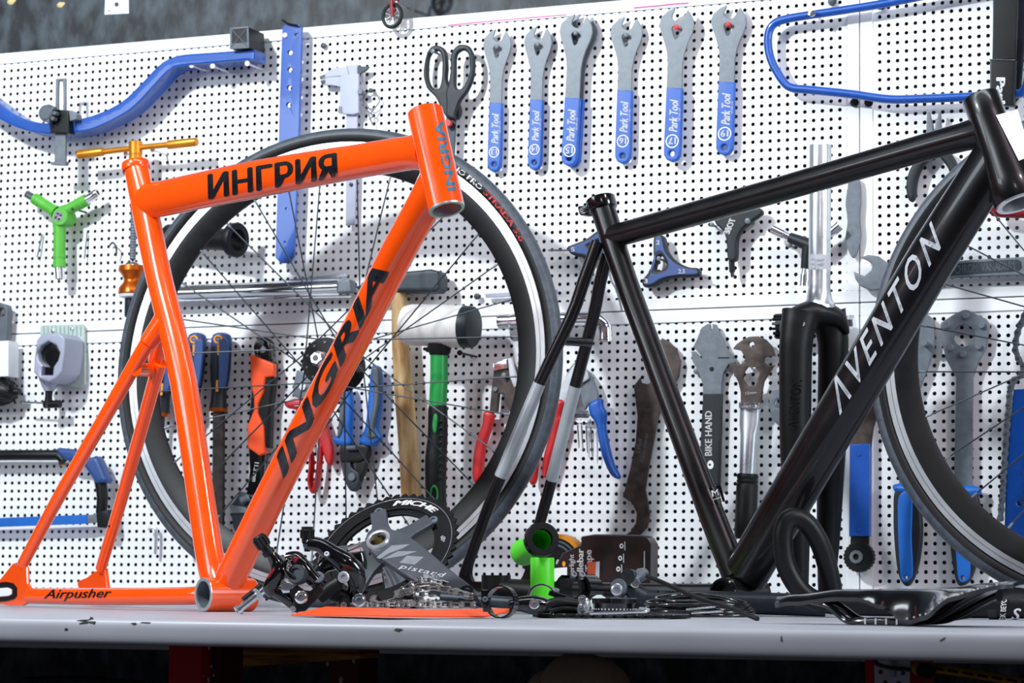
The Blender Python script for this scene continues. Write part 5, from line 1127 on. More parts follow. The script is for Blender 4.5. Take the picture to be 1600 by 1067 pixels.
for s in (-.006, .006):
    a = W(613, 26, .024 + s); part('toy_fork', tube([a, W(619 if s < 0 else 612, 8, .024 + s), W(625 if s < 0 else 613, -12, .024 + s * .6)], [.0026, .0028, .0030], 10), M['dred'], t, 'red toy fork')
part('toy_frame', tube([W(618, -12, .024), W(622, -30, .024), W(640, -38, .024), W(634, -12, .024), W(618, -12, .024)], .0024, 8), M['dred'], t); part('toy_handlebar', btube([(608, -16, .010), (620, -16, .024), (626, -10, .042)], .0018, 8), M['chrome'], t)
screw(619, 3, .036, .002, 'chrome')
# ================================================================== THINGS ON THE BENCH
def scr(x, y, Z, yaw=0.0):                                # an upright frame facing the room at depth Z, turned by yaw
    a = math.radians(yaw); return Fr(P(x, y, Z), Vector((math.cos(a), -math.sin(a), 0)), ZW, Vector((-math.sin(a), -math.cos(a), 0)))
def cyl(a, b, r, n=16, c=.0006): 
    L = (b - a).length; c = min(c, r * .4, L * .3); return lathe(a, b - a, [(0, 0), (0, r - c), (c, r), (L - c, r), (L, r - c), (L, 0)], n)
def bolt(par, c, ax, r, L, m='alu', name='bolt'):
    ax = ax.normalized()
    b = part(name, lathe(c, ax, [(-L, r * .55), (-.001, r * .55), (-.001, r), (.0018, r), (.0026, r * .86), (.0026, r * .5), (.0010, r * .45), (.0010, 0)], 16), M[m], par)
    return b
TOCAM = Vector((0, -1, 0))
# ---- carbon fork
FKZ = 3.58
t = root('bicycle_fork', 'black bicycle fork with a bare silver steerer, standing behind the black frame', 'fork', TP(1265, 959), None)
p, q = P(1282, 226, FKZ), P(1280, 486, FKZ); L = (q - p).length; ax = (q - p).normalized()
part('steerer', lathe(p, ax, [(0, .0120), (0, .0138), (.001, .0143), (L * .86, .0143), (L * .93, .0168), (L * .955, .0205), (L * .96, .0212), (L, .0212), (L, .012), (0.001, .0120)], 36), M['alu'], t, 'bare silver steerer tube')
part('print_band', lathe(p + ax * (L * .66), ax, [(0, .01445), (.020, .01445)], 30), M['decal'], t, 'pale printed band')
for k in range(3): part('lettering', lettering(('7075 ALLOY', 'MIN. INSERT', '28.6')[k], scr(1282, 400, FKZ - .0147), (1267, 408 + k * 7), (1289 - 8 * (k == 2), 408 + k * 7), (1267, 404 + k * 7), 0, .0), M['grey'], t, 'tiny grey print', weld=False)
for nm, L_ in (('near', [(1252, 490, 3.565, .026, .021), (1246, 520, 3.56, .022, .018), (1243, 560, 3.56, .0215, .020), (1243, 700, 3.56, .0205, .021), (1246, 850, 3.56, .016, .016), (1250, 950, 3.56, .010, .009)]),
               ('far', [(1292, 490, 3.60, .026, .021), (1300, 520, 3.60, .021, .018), (1302, 560, 3.60, .0200, .020), (1299, 700, 3.60, .0195, .021), (1294, 850, 3.60, .015, .016), (1290, 944, 3.60, .009, .009)])):
    part('blade', tube([P(x, y, z) for x, y, z, a, b in L_], [(a, b) for *_, a, b in L_], 22, up=Vector((0, 1, 0)), smooth=4), M['blackm'], t)
part('crown', tube([P(1222, 520, 3.57), P(1238, 499, 3.57), P(1272, 489, 3.58), P(1306, 497, 3.59), P(1322, 520, 3.595)], [(.004, .012), (.013, .022), (.0175, .027), (.013, .022), (.004, .012)], 22, up=Vector((0, 1, 0)), smooth=5), M['blackm'], t)
bolt(t, P(1253, 506, 3.546), Vector((-.2, -1, .1)), .0042, .010, 'alu')
part('lettering', lettering('AVENTON', scr(1240, 640, 3.537), (1246, 668), (1254, 594), (1229, 668), .0, .0, .0, 1.1), M['black'], t, 'glossy tone on tone lettering', weld=False)

# ---- crankset leaning back
nC = Vector((-.33, -.665, .67)).normalized()
exC = Vector((-nC.y, nC.x, 0)).normalized()
CF = Fr(P(601, 861.5, 3.50), exC, nC.cross(exC), nC)
t = root('crankset', 'grey alloy crankset with a black chainring, leaning back on the bench', 'crankset', TP(580, 955), CF)
def ring_pts(F, r0, n, amp=0.0, teeth=0, ph=0.0):
    out = []
    for k in range(n):
        q = 2 * math.pi * k / n; r = r0
        if teeth:
            u = (k / n * teeth + ph) % 1.0; r = r0 + amp * (1 - abs(2 * u - 1)) ** .8
        out.append(Vector((r * math.cos(q), r * math.sin(q), 0)))
    return out
cr = part('chainring', plate2(CF, [ring_pts(CF, .0955, 48 * 6, .0058, 48), ring_pts(CF, .0745, 96)], -.002, .0038, .0005), M['blackm'], t, 'black toothed chainring')
part('inner_step', plate2(CF, [ring_pts(CF, .0752, 96), ring_pts(CF, .0668, 96)], -.0055, .0045, .0005), M['blackm'], cr, 'recessed inner ledge')
part('edge_line', plate2(CF, [ring_pts(CF, .0922, 96), ring_pts(CF, .0916, 96)], .0018, .0002, .00005), M['alu'], cr, 'thin bright machined line')
a1 = math.atan2(*CF.ab(593, 799)[::-1])
def sp_arm(q, r0=.016, r1=.0705):
    c, s = math.cos(q), math.sin(q); V = []
    for r, w in ((r0, .020), (.030, .0140), (.045, .0105), (.060, .0110), (r1, .0105)): V.append((r, w))
    L_ = [Vector((r * c - w * s, r * s + w * c, 0)) for r, w in V] + [Vector((r * c + w * s, r * s - w * c, 0)) for r, w in V[::-1]]
    return L_
for k in range(5):
    q = a1 - k * math.radians(72)
    arm = part('spider_arm', plate2(CF, [sp_arm(q)], .0015, .0075, .0015, 2), M['crank'], t)
    part('ring_bolt', lathe(CF.w(.0745 * math.cos(q) * .99, .0745 * math.sin(q) * .99, .001), CF.ez, [(0, .0062), (.0035, .0062), (.0042, .0055), (.0042, .0034), (.002, .003), (.002, 0)], 18), M['steel'], arm, 'chainring bolt')
ca = [(572, 834), (590, 821), (614, 826), (640, 838), (668, 859), (700, 886), (734, 913), (747, 927), (744, 938), (730, 940), (700, 930), (650, 908), (606, 880), (576, 858)]
ck = part('crank_arm', plate(CF, ca, .010, .014, [circ(592, 845, 13, 10.5, 18), circ(727, 925, 9, 6, 14)], .003, True, 3), M['crank'], t)
part('bore_ring', lathe(CF.hit(592, 845, .022), CF.ez, [(-.016, .0112), (-.002, .0112), (.0045, .0115), (.0050, .0125), (.0050, .0150), (.0035, .0162), (0, .0165)], 36), M['alu'], ck, 'bright bore ring'); part('axle_bore', lathe(CF.hit(592, 845, .010), CF.ez, [(0, 0), (0, .0112), (.013, .0112)], 28), M['brass'], ck, 'brass-toned bore')
part('pedal_eye', lathe(CF.hit(727, 925, .0235), CF.ez, [(-.012, .0072), (.001, .0072), (.001, .0105), (0, .0112)], 26), M['blackm'], ck, 'dark pedal thread')
for P4 in ([(588, 871), (612, 852), (640, 850), (630, 856), (608, 864), (594, 873)], [(597, 874), (622, 861), (652, 861), (630, 868), (606, 872)], [(624, 879), (636, 868), (662, 870), (648, 882)]):
    part('decal', plate(CF, P4, .0240, .0002, bev=.00004), mat('grey_swoosh', '8b9098', .4, .2), ck, 'pale swoosh decal')
part('decal', plate(CF, [(661, 897), (689, 898), (680, 913), (664, 907)], .0240, .0002, bev=.00004), mat('grey_swoosh', '8b9098', .4, .2), ck, 'pale square decal')
part('lettering', lettering('pistard', CF, (623, 887), (694, 902), (627, 880), .0243, .0, .2, 1.1), M['decal'], ck, 'pale script lettering', weld=False); part('lettering', lettering('2.0', CF, (667, 903), (685, 904), (669, 897), .0244, .01), M['crank'], ck, 'small lettering', weld=False)
cz = math.radians(-16)
part('lettering', arc_lettering('MICHE', CF, (0, 0), .0805, math.atan2(*CF.ab(613, 798)[::-1]), math.atan2(*CF.ab(676, 806)[::-1]), .0085, .0020, .05, .25), M['print'], cr, 'white lettering on the chainring', weld=False)
part('lettering', lettering('48', CF, (687, 842), (694, 847), (690, 834), .0020, .02), M['decal'], cr, 'tooth count', weld=False)
part('spindle', cyl(CF.w(0, 0, -.004), CF.w(0, 0, -.055), .0125, 24), M['alu'], t, 'short axle behind the chainring')

# ---- brake calipers
t = root('brake_caliper', 'glossy black brake caliper with an upright barrel adjuster, in front of the chainring', 'brake caliper', TP(540, 957), None, 'brake calipers on the bench')
Z = 3.17
g = lambda x, y, dz=0.0: P(x, y, Z + dz)
def ctube(pts, m, name, par, lab=None, n=16, up=TOCAM, sm=5):
    return part(name, tube([g(*p[:3]) for p in pts], [p[3] for p in pts], n, up=up, smooth=sm), M[m], par, lab)
ctube([(473, 850, 0, (.004, .005)), (482, 849, 0, (.0085, .009)), (500, 852, -.004, (.0085, .009)), (520, 866, -.008, (.0105, .010)), (540, 880, -.010, (.013, .012)), (553, 895, -.008, (.0135, .011)), (557, 912, -.004, (.0105, .010)), (554, 928, 0, (.0085, .009)), (556, 940, 0, (.007, .008))], 'black', 'outer_arm', t)
ctube([(500, 893, .006, (.0065, .007)), (508, 883, .006, (.009, .008)), (524, 876, .006, (.011, .009)), (540, 874, .004, (.0105, .009)), (552, 880, .002, (.008, .008))], 'black', 'inner_arm', t)
ctube([(545, 862, .010, (.0095, .010)), (556, 866, .008, (.012, .011)), (562, 880, .006, (.0095, .010)), (566, 892, .004, (.006, .008))], 'black', 'shoulder', t)
ctube([(500, 884, .0, (.006, .008)), (494, 900, 0, (.009, .009)), (500, 915, 0, (.009, .009)), (520, 926, 0, (.010, .009)), (545, 934, 0, (.008, .008))], 'blackm', 'lower_arm', t)
ba = part('barrel_adjuster', lathe(g(480, 848), g(480, 823) - g(480, 848), [(-.010, .0035), (0, .0035), (0, .0062), (.004, .0066), (.006, .0066), (.006, .0074), (.015, .0076), (.016, .0066), (.0185, .0068), (.0185, .004), (.014, .003)], 24), M['blackm'], t, 'black barrel adjuster')
for k in range(9):
    q = 2 * math.pi * k / 9; part('grip_ridge', tube([g(480, 841) + Vector((math.cos(q), math.sin(q), 0)) * .0074, g(480, 828) + Vector((math.cos(q), math.sin(q), 0)) * .0075], [.0011, .0011], 6), M['black'], ba)
bolt(t, g(511, 866, -.018), Vector((-.2, -1, .4)), .0032, .006); bolt(t, g(537, 902, -.020), Vector((-.2, -1, .1)), .0068, .010, 'alu'); bolt(t, g(498, 902, -.010), Vector((-.2, -1, .1)), .0068, .010, 'steel')
bolt(t, g(561, 938, -.014), Vector((-.2, -1, .1)), .0080, .010, 'chrome'); bolt(t, g(562, 889, -.008), Vector((.6, -1, .1)), .0034, .006, 'chrome'); bolt(t, g(557, 917, -.012), Vector((0, -1, 0)), .0045, .008, 'steeld')
part('fixing_bolt', cyl(g(545, 862, -.004), g(564, 854, -.004), .0052, 18), M['chrome'], t, 'bright fixing bolt'); part('fixing_bolt_head', cyl(g(562, 855, -.004), g(566, 853.5, -.004), .0062, 18), M['chrome'], t)
part('pad_holder', tube([g(500, 936, -.012), g(515, 920, -.014), g(530, 911, -.014), g(534, 910, -.014)], [(.006, .006), (.0085, .007), (.0085, .007), (.004, .004)], 14, up=TOCAM), M['rubber'], t, 'rubber pad holder')
part('pad_bracket', plate(scr(540, 938, Z - .008), [(528, 938), (536, 931), (546, 936), (548, 950), (530, 951)], 0, .008, bev=.002), M['blackm'], t); bolt(t, g(537, 945, -.018), TOCAM, .0036, .005, 'chrome')
part('release_lever', tube([g(527, 924, .004), g(540, 929, -.002), g(548, 934, -.004)], [.002, .0028, .0018], 10, smooth=3), M['chrome'], t, 'small bright lever')
t = root('brake_caliper', 'black brake caliper with a slanted barrel adjuster, next to the orange bottom bracket', 'brake caliper', TP(440, 957), None, 'brake calipers on the bench')
Z = 3.12
pA, pB = g(427, 874), g(402, 837); L = (pB - pA).length
ba = part('barrel_adjuster', lathe(pA, pB - pA, [(0, .004), (L * .2, .0042), (L * .2, .0072), (L * .38, .0075), (L * .40, .0058), (L * .50, .0056), (L * .52, .0074), (L * .92, .0078), (L * .98, .0066), (L, .005), (L, 0)], 22), M['blackm'], t, 'black barrel adjuster')
d_ = (pB - pA).normalized(); x_ = d_.orthogonal().normalized(); y_ = d_.cross(x_)
for k in range(8):
    q = 2 * math.pi * k / 8; n_ = x_ * math.cos(q) + y_ * math.sin(q); part('grip_ridge', tube([pA + d_ * L * .55 + n_ * .0075, pA + d_ * L * .9 + n_ * .0078], [.0012, .0012], 6), M['black'], ba)
ctube([(424, 866, 0, (.006, .007)), (432, 880, 0, (.0085, .008)), (436, 892, -.002, (.010, .009)), (430, 905, -.002, (.009, .009)), (422, 918, 0, (.0085, .008)), (428, 928, 0, (.006, .006))], 'black', 'outer_arm', t)
ctube([(448, 873, .006, (.007, .007)), (462, 873, .004, (.009, .008)), (470, 882, 0, (.0095, .009)), (480, 895, -.002, (.0095, .009)), (492, 908, -.002, (.0085, .008))], 'black', 'inner_arm', t)
part('arm_plate', plate(scr(452, 893, Z - .014), [(446, 872), (458, 871), (452, 890), (470, 906), (462, 916), (446, 900), (443, 885)], 0, .010, bev=.003, smooth=True, seg=2), M['black'], t)
part('lettering', lettering('SRAM' if False else 'APEX', scr(452, 893, Z - .0245), (451, 893), (455, 874), (446, 892), 0, .03), M['print'], t, 'white lettering on the arm', weld=False)
part('red_band', plate(scr(452, 876, Z - .012), [(449, 871), (468, 870), (460, 880), (456, 874)], 0, .006), M['dred'], t, 'dark red cap on the arm'); part('red_band', plate(scr(420, 896, Z - .006), [(416, 903), (428, 886), (430, 890), (420, 904)], 0, .005), M['dred'], t, 'dark red edge')
part('quick_cam', lathe(g(463, 897, -.022), Vector((-.35, -1, .2)), [(-.012, .010), (0, .0115), (.003, .0105), (.003, .007), (.001, .0065), (.001, 0)], 26), M['steeld'], t, 'grey cam disc')
part('silver_link', plate(scr(450, 915, Z - .012), [(440, 905), (462, 915), (452, 926), (442, 927), (438, 920)], 0, .006, bev=.001), M['chrome'], t, 'silver link plate')
part('pad_plate', plate(scr(470, 930, Z - .010), [(448, 920), (464, 914), (486, 930), (484, 944), (474, 950), (462, 944)], 0, .009, bev=.002), M['blackm'], t); bolt(t, g(471, 933, -.026), Vector((-.2, -1, .1)), .0075, .012, 'chrome')
part('pad_holder', plate(scr(480, 940, Z - .004), [(452, 950), (458, 940), (486, 922), (500, 912), (506, 922), (492, 940), (476, 955), (456, 957)], 0, .012, bev=.003), M['rubber'], t, 'rubber pad holder'); bolt(t, g(458, 951, -.018), TOCAM, .0036, .005, 'chrome')
ctube([(428, 925, .004, (.005, .006)), (440, 930, .004, (.007, .007)), (456, 940, .004, (.008, .008)), (470, 952, .004, (.006, .006))], 'black', 'lower_arm', t)

# ---- silver axle bolt resting on the orange bracket shell
t = root('axle_bolt', 'long silver bolt leaning against the orange bottom bracket', 'bolt', P(372, 953, 3.22), None)
pA, pB = P(372, 954, 3.215), P(424, 912, 3.235)
part('shaft', cyl(pA, pB, .0044, 16), M['chrome'], t); part('head', lathe(pA, pB - pA, [(-.0015, .002), (-.0015, .0062), (.0028, .0062), (.0028, .0044)], 18), M['chrome'], t)
m_ = pA + (pB - pA) * .55; part('collar', lathe(m_, pB - pA, [(0, .0044), (0, .0085), (.004, .0085), (.004, .0044)], 8), M['alu'], t); part('dark_sleeve', cyl(pA + (pB - pA) * .25 + Vector((-.004, .004, .004)), pA + (pB - pA) * .8 + Vector((-.004, .004, .004)), .0040, 12), M['blackm'], t, 'dark sleeve behind the bolt')
# ---- orange folded card and the chain on it
def card():
    f0, f1, f2 = TP(454, 962, .0012), TP(607, 964, .0030), TP(757, 965, .0012)
    k0, k1, k2 = f0 + TN * .05 + TE * .018 + ZW * .0085, f1 + TN * .10 + ZW * .0055, f2 + TN * .10 + ZW * .0080
    top = [f0, f1, f2, k2, k1, k0]; V = [v + ZW * .0016 for v in top] + [v for v in top]
    return G().add(V, [[0, 1, 4, 5], [1, 2, 3, 4], [11, 10, 7, 6], [10, 9, 8, 7]] + [[i, (i + 1) % 6, 6 + (i + 1) % 6, 6 + i] for i in range(6)])
thing('folded_card', 'creased orange card lying on the bench edge under the chain', 'card', card(), M['orangep'], TP(607, 964), angle=10)
t = root('roller_chain', 'steel roller chain heaped on the orange card', 'chain', TP(660, 958), None)
rows = [[(572, .0075), (640, .0085), (700, .0085), (752, .0085)], [(748, .0085), (690, .0085), (640, .0085), (585, .008)], [(596, .017), (640, .018), (690, .018), (748, .0165)], [(738, .0175), (695, .0265), (660, .027), (628, .022)], [(622, .020), (650, .034), (672, .036), (705, .029), (735, .022)]]
pts = []
for k, r in enumerate(rows):
    for x, z in r:
        b = TP(x, 961.5 - (k % 3) * 3.2); pts.append(Vector((b.x, b.y, TABLE + z + .0045)))
cpth = crom(pts, 30, False); nodes = [cpth[0]]
for v in cpth:
    if (v - nodes[-1]).length >= .0125: nodes.append(v)
rnd = random.Random(3); inv = RM[t]; proto = {}
def link_geo(outer):
    F_ = Fr(Vector((0, 0, 0)), R0, Vector((0, 1, 0)), ZW); g_ = G(); L = .0127
    for sgn in (1, -1):
        r = .0043; L_ = []
        for j in range(7): q = math.pi / 2 + math.pi * j / 6; L_.append(Vector((r * math.cos(q), r * math.sin(q), 0)))
        L_.append(Vector((L / 2, -r * .62, 0)))
        for j in range(7): q = -math.pi / 2 + math.pi * j / 6; L_.append(Vector((L + r * math.cos(q), r * math.sin(q), 0)))
        L_.append(Vector((L / 2, r * .62, 0)))
        g_ += plate2(F_, [L_], (.0031 if outer else .0019) * sgn - .0005, .001, .0002)
    for x in (0, L): g_ += lathe(Vector((x, 0, -.0042)), ZW, [(0, 0), (0, .0020), (.0022, .0020), (.0022, .0036), (.0062, .0036), (.0062, .0020), (.0084, .0020), (.0084, 0)], 10)
    return g_
for k in range(len(nodes) - 1):
    outer = k % 2
    if outer not in proto: proto[outer] = mesh_of('link', link_geo(outer), Matrix(), mat('chain_steel', '9c9592', .24, .75, .1, 90), 30)
    o = bpy.data.objects.new('link', proto[outer]); COL.objects.link(o); o.parent = t; RM[o] = inv
    d = (nodes[k + 1] - nodes[k]).normalized(); up = ZW + TN * rnd.uniform(-.30, .12) + TE * rnd.uniform(-.12, .12); up = (up - d * up.dot(d)).normalized(); y = up.cross(d)
    m = Matrix((d, y, up)).transposed().to_4x4(); m.translation = nodes[k]; o.matrix_local = inv @ m
# ---- black flat disc behind the chain
thing('cable_stop', 'flat black oval cap behind the chain heap', 'cap', lathe(TP(632, 950), ZW + TN * .12, [(0, 0), (0, .027), (.008, .030), (.016, .026), (.020, .016), (.021, 0)], 30), M['black'], TP(632, 950))
thing('grey_tube', 'slim grey tube lying behind the chain heap', 'tube', cyl(P(690, 934, 3.25), P(800, 942, 3.22), .0072, 18), M['steeld'], P(745, 938, 3.23))
t = root('steel_sleeve', 'silver and black sleeve lying behind the crank arm', 'sleeve', P(640, 910, 3.62), None)
part('sleeve', cyl(P(600, 912, 3.60), P(648, 903, 3.60), .0165, 26), M['grey'], t, 'dark sleeve end'); part('ring', cyl(P(602, 912, 3.598), P(628, 907, 3.598), .0172, 26), M['alu'], t)
# ---- front mech clamp ring
t = root('clamp_ring', 'black hinged clamp band standing upright at the edge of the bench', 'clamp', TP(783, 966), None)
Z = 3.0; axr = Vector((-.42, -.9, .05)).normalized(); ctr = P(784, 940.5, Z)
part('band', lathe(ctr - axr * .006, axr, [(0, .0165), (0, .0180), (.012, .0180), (.012, .0165), (0, .0165)], 40), M['black'], t)
part('lug', box(P(757, 934, Z - .002), Vector((.0035, 0, 0)), Vector((0, .006, 0)), Vector((0, 0, .009)), .0015), M['black'], t); part('hinge', box(P(760, 946, Z), Vector((.004, .001, 0)), Vector((0, .006, 0)), Vector((0, 0, .007)), .0015), M['black'], t); bolt(t, P(758, 936, Z - .010), TOCAM, .003, .006, 'steel')
# ---- green grips
t = root('handlebar_grip', 'bright green grip core standing upright, carrying the black ringed one', 'grip', TP(847, 959), None, 'green handlebar grips')
Z = 3.33
p0 = TP(847, 959.6); zt = P(847, 871, (p0 - C).y).z
p0 = Vector((p0.x, p0.y, TABLE + .0002)); zt = P(847, 871, (p0 - C).dot(FW)).z
part('core', lathe(p0, ZW, [(0, .0118), (0, .0142), (.001, .0148), (zt - p0.z - .001, .0148), (zt - p0.z, .0142), (zt - p0.z, .0118), (0, .0118)], 36), M['lime'], t)
t = root('handlebar_grip', 'bright green grip lying level with a black lock ring towards the room', 'grip', P(845, 847, 3.30), None, 'green handlebar grips')
ga = Vector((-.17, .975, -.12)).normalized(); gc = P(846, 848, (p0 - C).dot(FW) - .022)
gc = Vector((gc.x, gc.y, zt + .0216))
part('core', lathe(gc + ga * .004, ga, [(0, .0118), (0, .0150), (.09, .0150), (.10, .0150), (.118, .0172), (.120, .0165), (.120, .0118), (0, .0118)], 32), M['lime'], t)
lr = part('lock_ring', lathe(gc - ga * .008, ga, [(0, .0125), (0, .0195), (.0012, .0206), (.010, .0212), (.015, .0212), (.016, .0200), (.016, .0125), (0, .0125)], 40), M['blackm'], t, 'black lock ring')
for k in range(5):
    q = math.pi * (.75 + k * .14); x_ = ga.orthogonal().normalized(); 
    r_ = Vector((1, 0, 0)); r_ = (r_ - ga * r_.dot(ga)).normalized(); u_ = ga.cross(r_); n_ = r_ * math.cos(q) + u_ * math.sin(q)
    part('ring_stud', box(gc + n_ * .0205, ga * .004, n_ * .0012, ga.cross(n_) * .0022), M['black'], lr)
part('inner_wall', lathe(gc + ga * .012, ga, [(0, .0124), (.045, .0124), (.060, 0)], 28), M['lime'], t)
# ---- bar tape box
t = root('tape_box', 'black card box with white lettering, orange sticker and tape rolls at one end', 'box', TP(945, 951), scr(945, 900, 3.72, 16))
XF = scr(940, 900, 3.70, 16)
part('card_body', plate(XF, [(864, 951), (866, 890), (878, 864), (907, 852), (909, 838), (930, 835), (1000, 836), (1011, 840), (1017, 850), (1015, 951)], -.045, .045, bev=.0015, seg=2), M['boxk'], t)
part('torn_edge', plate(XF, [(909, 838), (930, 834.5), (1000, 835.5), (1009, 838), (1000, 838), (930, 837)], -.045, .0452), M['grey'], t, 'scuffed grey top edge')
def btext(s, p0_, p1_, p2_, b=.03): part('lettering', lettering(s, XF, p0_, p1_, p2_, .0004, b), M['print'], t, 'white box lettering', weld=False)
btext('Superlight', (897, 911), (896.5, 866), (889, 911), .01); btext('Handlebar', (911, 924), (911.5, 857), (900.5, 924)); btext('Tape', (925, 893), (924, 859), (914, 893))
part('sticker', plate(XF, [(918, 878), (937, 877), (936, 913), (917, 913)], .0003, .0002, bev=.00004), mat('orange_sticker', 'd9603f', .5), t, 'orange price sticker'); part('sticker_panel', plate(XF, [(931, 878), (937, 877), (936, 913), (923, 913), (923, 902), (930, 902)], .0006, .0002, bev=.00004), M['decal'], t, 'grey field on the sticker')
part('white_label', plate(XF, [(864, 888), (886, 886), (886, 906), (864, 909)], .0003, .0002, bev=.00004), M['print'], t, 'white label')
for x, y in ((971, 853), (969, 872), (966, 889)):
    part('pictogram', plate(XF, circ(x, y, 3.2, 4, 9), .0004, .0002, [circ(x, y, 1.5, 2, 7)], .00004), M['print'], t, 'white pictogram'); part('pictogram_bar', plate(XF, [(x + 4.5, y - 7), (x + 6, y - 7), (x + 6, y + 7), (x + 4.5, y + 7)], .0004, .0002, bev=.00004), M['decal'], t)
part('amber_dot', plate(XF, circ(881, 881, 2.6, 4.4, 10), .0004, .0002, bev=.00004), M['orangey'], t)
for x, y in ((1007, 875),): part('white_line', plate(XF, [(x - 1, y - 14), (x + .5, y - 14), (x + .5, y + 14), (x - 1, y + 14)], .0004, .0002, bev=.00004), M['decal'], t)
tc = XF.hit(872, 880, -.024)
for k, (r, m) in enumerate(((.040, 'orangey'), (.0345, 'blackm'), (.0315, 'grey'), (.0290, 'blackm'), (.0262, 'grey'), (.0236, 'blackm'))):
    part('tape_wrap', lathe(tc, XF.ez, [(-.018, .008), (-.018, r), (.018 + .0007 * k, r), (.018 + .0007 * k, .008)], 40), M[m], t, 'orange tape edge' if k == 0 else None)
part('side_flap', plate(XF, [(846, 930), (852, 860), (862, 842), (866, 850), (862, 940), (848, 951)], -.03, .012), M['orangep'], t, 'orange side flap')
# ---- stem with open clamp
t = root('handlebar_clamp', 'black handlebar stem with an open two-bolt clamp, right of the green grips', 'stem', TP(893, 958), None)
Z = 3.38; sc_a = Vector((-.55, -.83, .03)).normalized()
c1 = P(899, 921, Z)
part('clamp', lathe(c1 - sc_a * .017, sc_a, [(0, .0160), (0, .0198), (.034, .0198), (.034, .0160), (0, .0160)], 36, ref=ZW, a0=.5, a1=2 * math.pi - .9), M['blackm'], t)
part('faceplate', lathe(c1 + Vector((.010, 0, 0)) - sc_a * .015, sc_a, [(0, .0160), (0, .0200), (.030, .0200), (.030, .0160), (0, .0160)], 24, ref=Vector((1, -.6, 0)), a0=-1.25, a1=1.25), M['black'], t)
part('extension', tube([P(880, 928, Z + .006), P(850, 926, Z + .02), P(800, 922, Z + .05), P(770, 921, Z + .07)], [(.016, .016), (.0145, .0145), (.0142, .0142), (.0142, .0142)], 24, smooth=3), M['blackm'], t)
for x, y in ((896, 898), (909, 898)): bolt(t, P(x, y, Z - .016), Vector((.3, -1, .4)), .0042, .008, 'steel')
part('steerer_clamp', lathe(P(775, 921, Z + .065) - ZW * .018, ZW, [(0, .0145), (0, .0185), (.036, .0185), (.036, .0145), (0, .0145)], 30), M['blackm'], t)
# ---- seat post
t = root('bike_seatpost', 'satin grey seat post with a two-bolt head, lying across the bench', 'seat post', TP(1100, 957), None)
Z = 3.36
p, q = P(1000, 937, 3.36), P(1290, 946, 3.335); L = (q - p).length
part('post', lathe(p, q - p, [(0, 0), (0, .012), (.006, .0136), (L, .0136), (L, 0)], 32), M['steeld'], t, 'satin grey tube')
part('neck', tube([P(1010, 937, Z), P(985, 925, Z), P(975, 915, Z)], [(.0136, .0136), (.014, .012), (.009, .010)], 20, smooth=4), M['steeld'], t)
for a, b, r, m in (((966, 916), (975, 921), .0098, 'steel'), ((981, 900), (990, 902), .0092, 'steeld')): part('clamp_barrel', cyl(P(*a, Z - .022), P(*b, Z + .010), r, 22), M[m], t)
bolt(t, P(964, 921, Z - .024), Vector((-.35, -1, .1)), .0075, .006, 'alu'); bolt(t, P(992, 911, Z - .020), Vector((.2, -1, .2)), .0062, .006, 'chrome')
part('cradle', tube([P(972, 908, Z - .01), P(988, 907, Z - .01), P(1003, 897, Z), P(1010, 891, Z)], [(.005, .010), (.006, .012), (.0085, .010), (.004, .006)], 16, up=TOCAM, smooth=4), M['steel'], t); part('lower_cradle', tube([P(962, 930, Z - .01), P(970, 941, Z - .01), P(978, 930, Z - .01)], [(.003, .006)] * 3, 10, up=TOCAM, smooth=4), M['steel'], t)
for s_, x0, x1 in (('I', 1027, 1029), ('MAX INSERT', 1040, 1100), ('27.2', 1104, 1112)): 
    yy = lambda x: 930 + (x - 1027) * .036
    part('lettering', lettering(s_, scr(1060, 930, Z - .0142), (x0, yy(x0) - 4), (x1, yy(x1) - 4), (x0, yy(x0) - 8), 0, .0), M['black'], t, 'fine dark print', weld=False)
# ---- brake levers and small mechs in front
t = root('shift_lever', 'black lever body with a bright bolt, in front of the green grips', 'lever', TP(835, 962), None)
Z = 3.08
ctube([(795, 946, 0, (.006, .008)), (815, 944, 0, (.009, .010)), (832, 945, -.002, (.011, .011)), (850, 946, 0, (.009, .010)), (862, 950, 0, (.006, .008))], 'black', 'body', t); bolt(t, P(835, 944, Z - .012), Vector((-.1, -1, .2)), .0058, .006, 'chrome')
ctube([(852, 952, -.004, (.004, .005)), (858, 944, -.004, (.0055, .006)), (872, 941, -.004, (.0058, .006)), (890, 942, -.002, (.005, .006)), (912, 944, 0, (.004, .005))], 'blackm', 'blade', t); ctube([(860, 955, -.004, (.004, .005)), (875, 951, -.004, (.0052, .006)), (895, 952, -.002, (.0048, .006)), (914, 954, 0, (.0035, .005))], 'blackm', 'blade', t)
t = root('band_clamp', 'black half-round band clamp with a bolted ear, in front of the upright green grip', 'clamp', TP(850, 958), None)
Z = 3.17; axr = Vector((-.25, -.96, .1)).normalized(); ctr = P(847, 935, Z)
part('arch', lathe(ctr - axr * .006, axr, [(0, .0148), (0, .0166), (.012, .0166), (.012, .0148), (0, .0148)], 30, ref=Vector((1, 0, 0)), a0=math.pi, a1=2 * math.pi) if False else tube([ctr + Vector((.0158 * math.cos(q), 0, .0158 * math.sin(q))) for q in [math.pi * k / 14 for k in range(15)]], [(.0012, .006)] * 15, 12, up=axr), M['black'], t)
part('ear', box(P(871, 930, Z), Vector((.010, 0, -.003)), Vector((0, .006, 0)), Vector((.001, 0, .0028)), .001), M['black'], t); bolt(t, P(868, 923, Z), Vector((.2, -.3, 1)), .0045, .006, 'steel'); bolt(t, P(827, 938, Z - .006), TOCAM, .0045, .008, 'steeld'); part('pivot_bar', cyl(P(822, 939, Z), P(862, 941, Z), .0038, 12), M['black'], t)
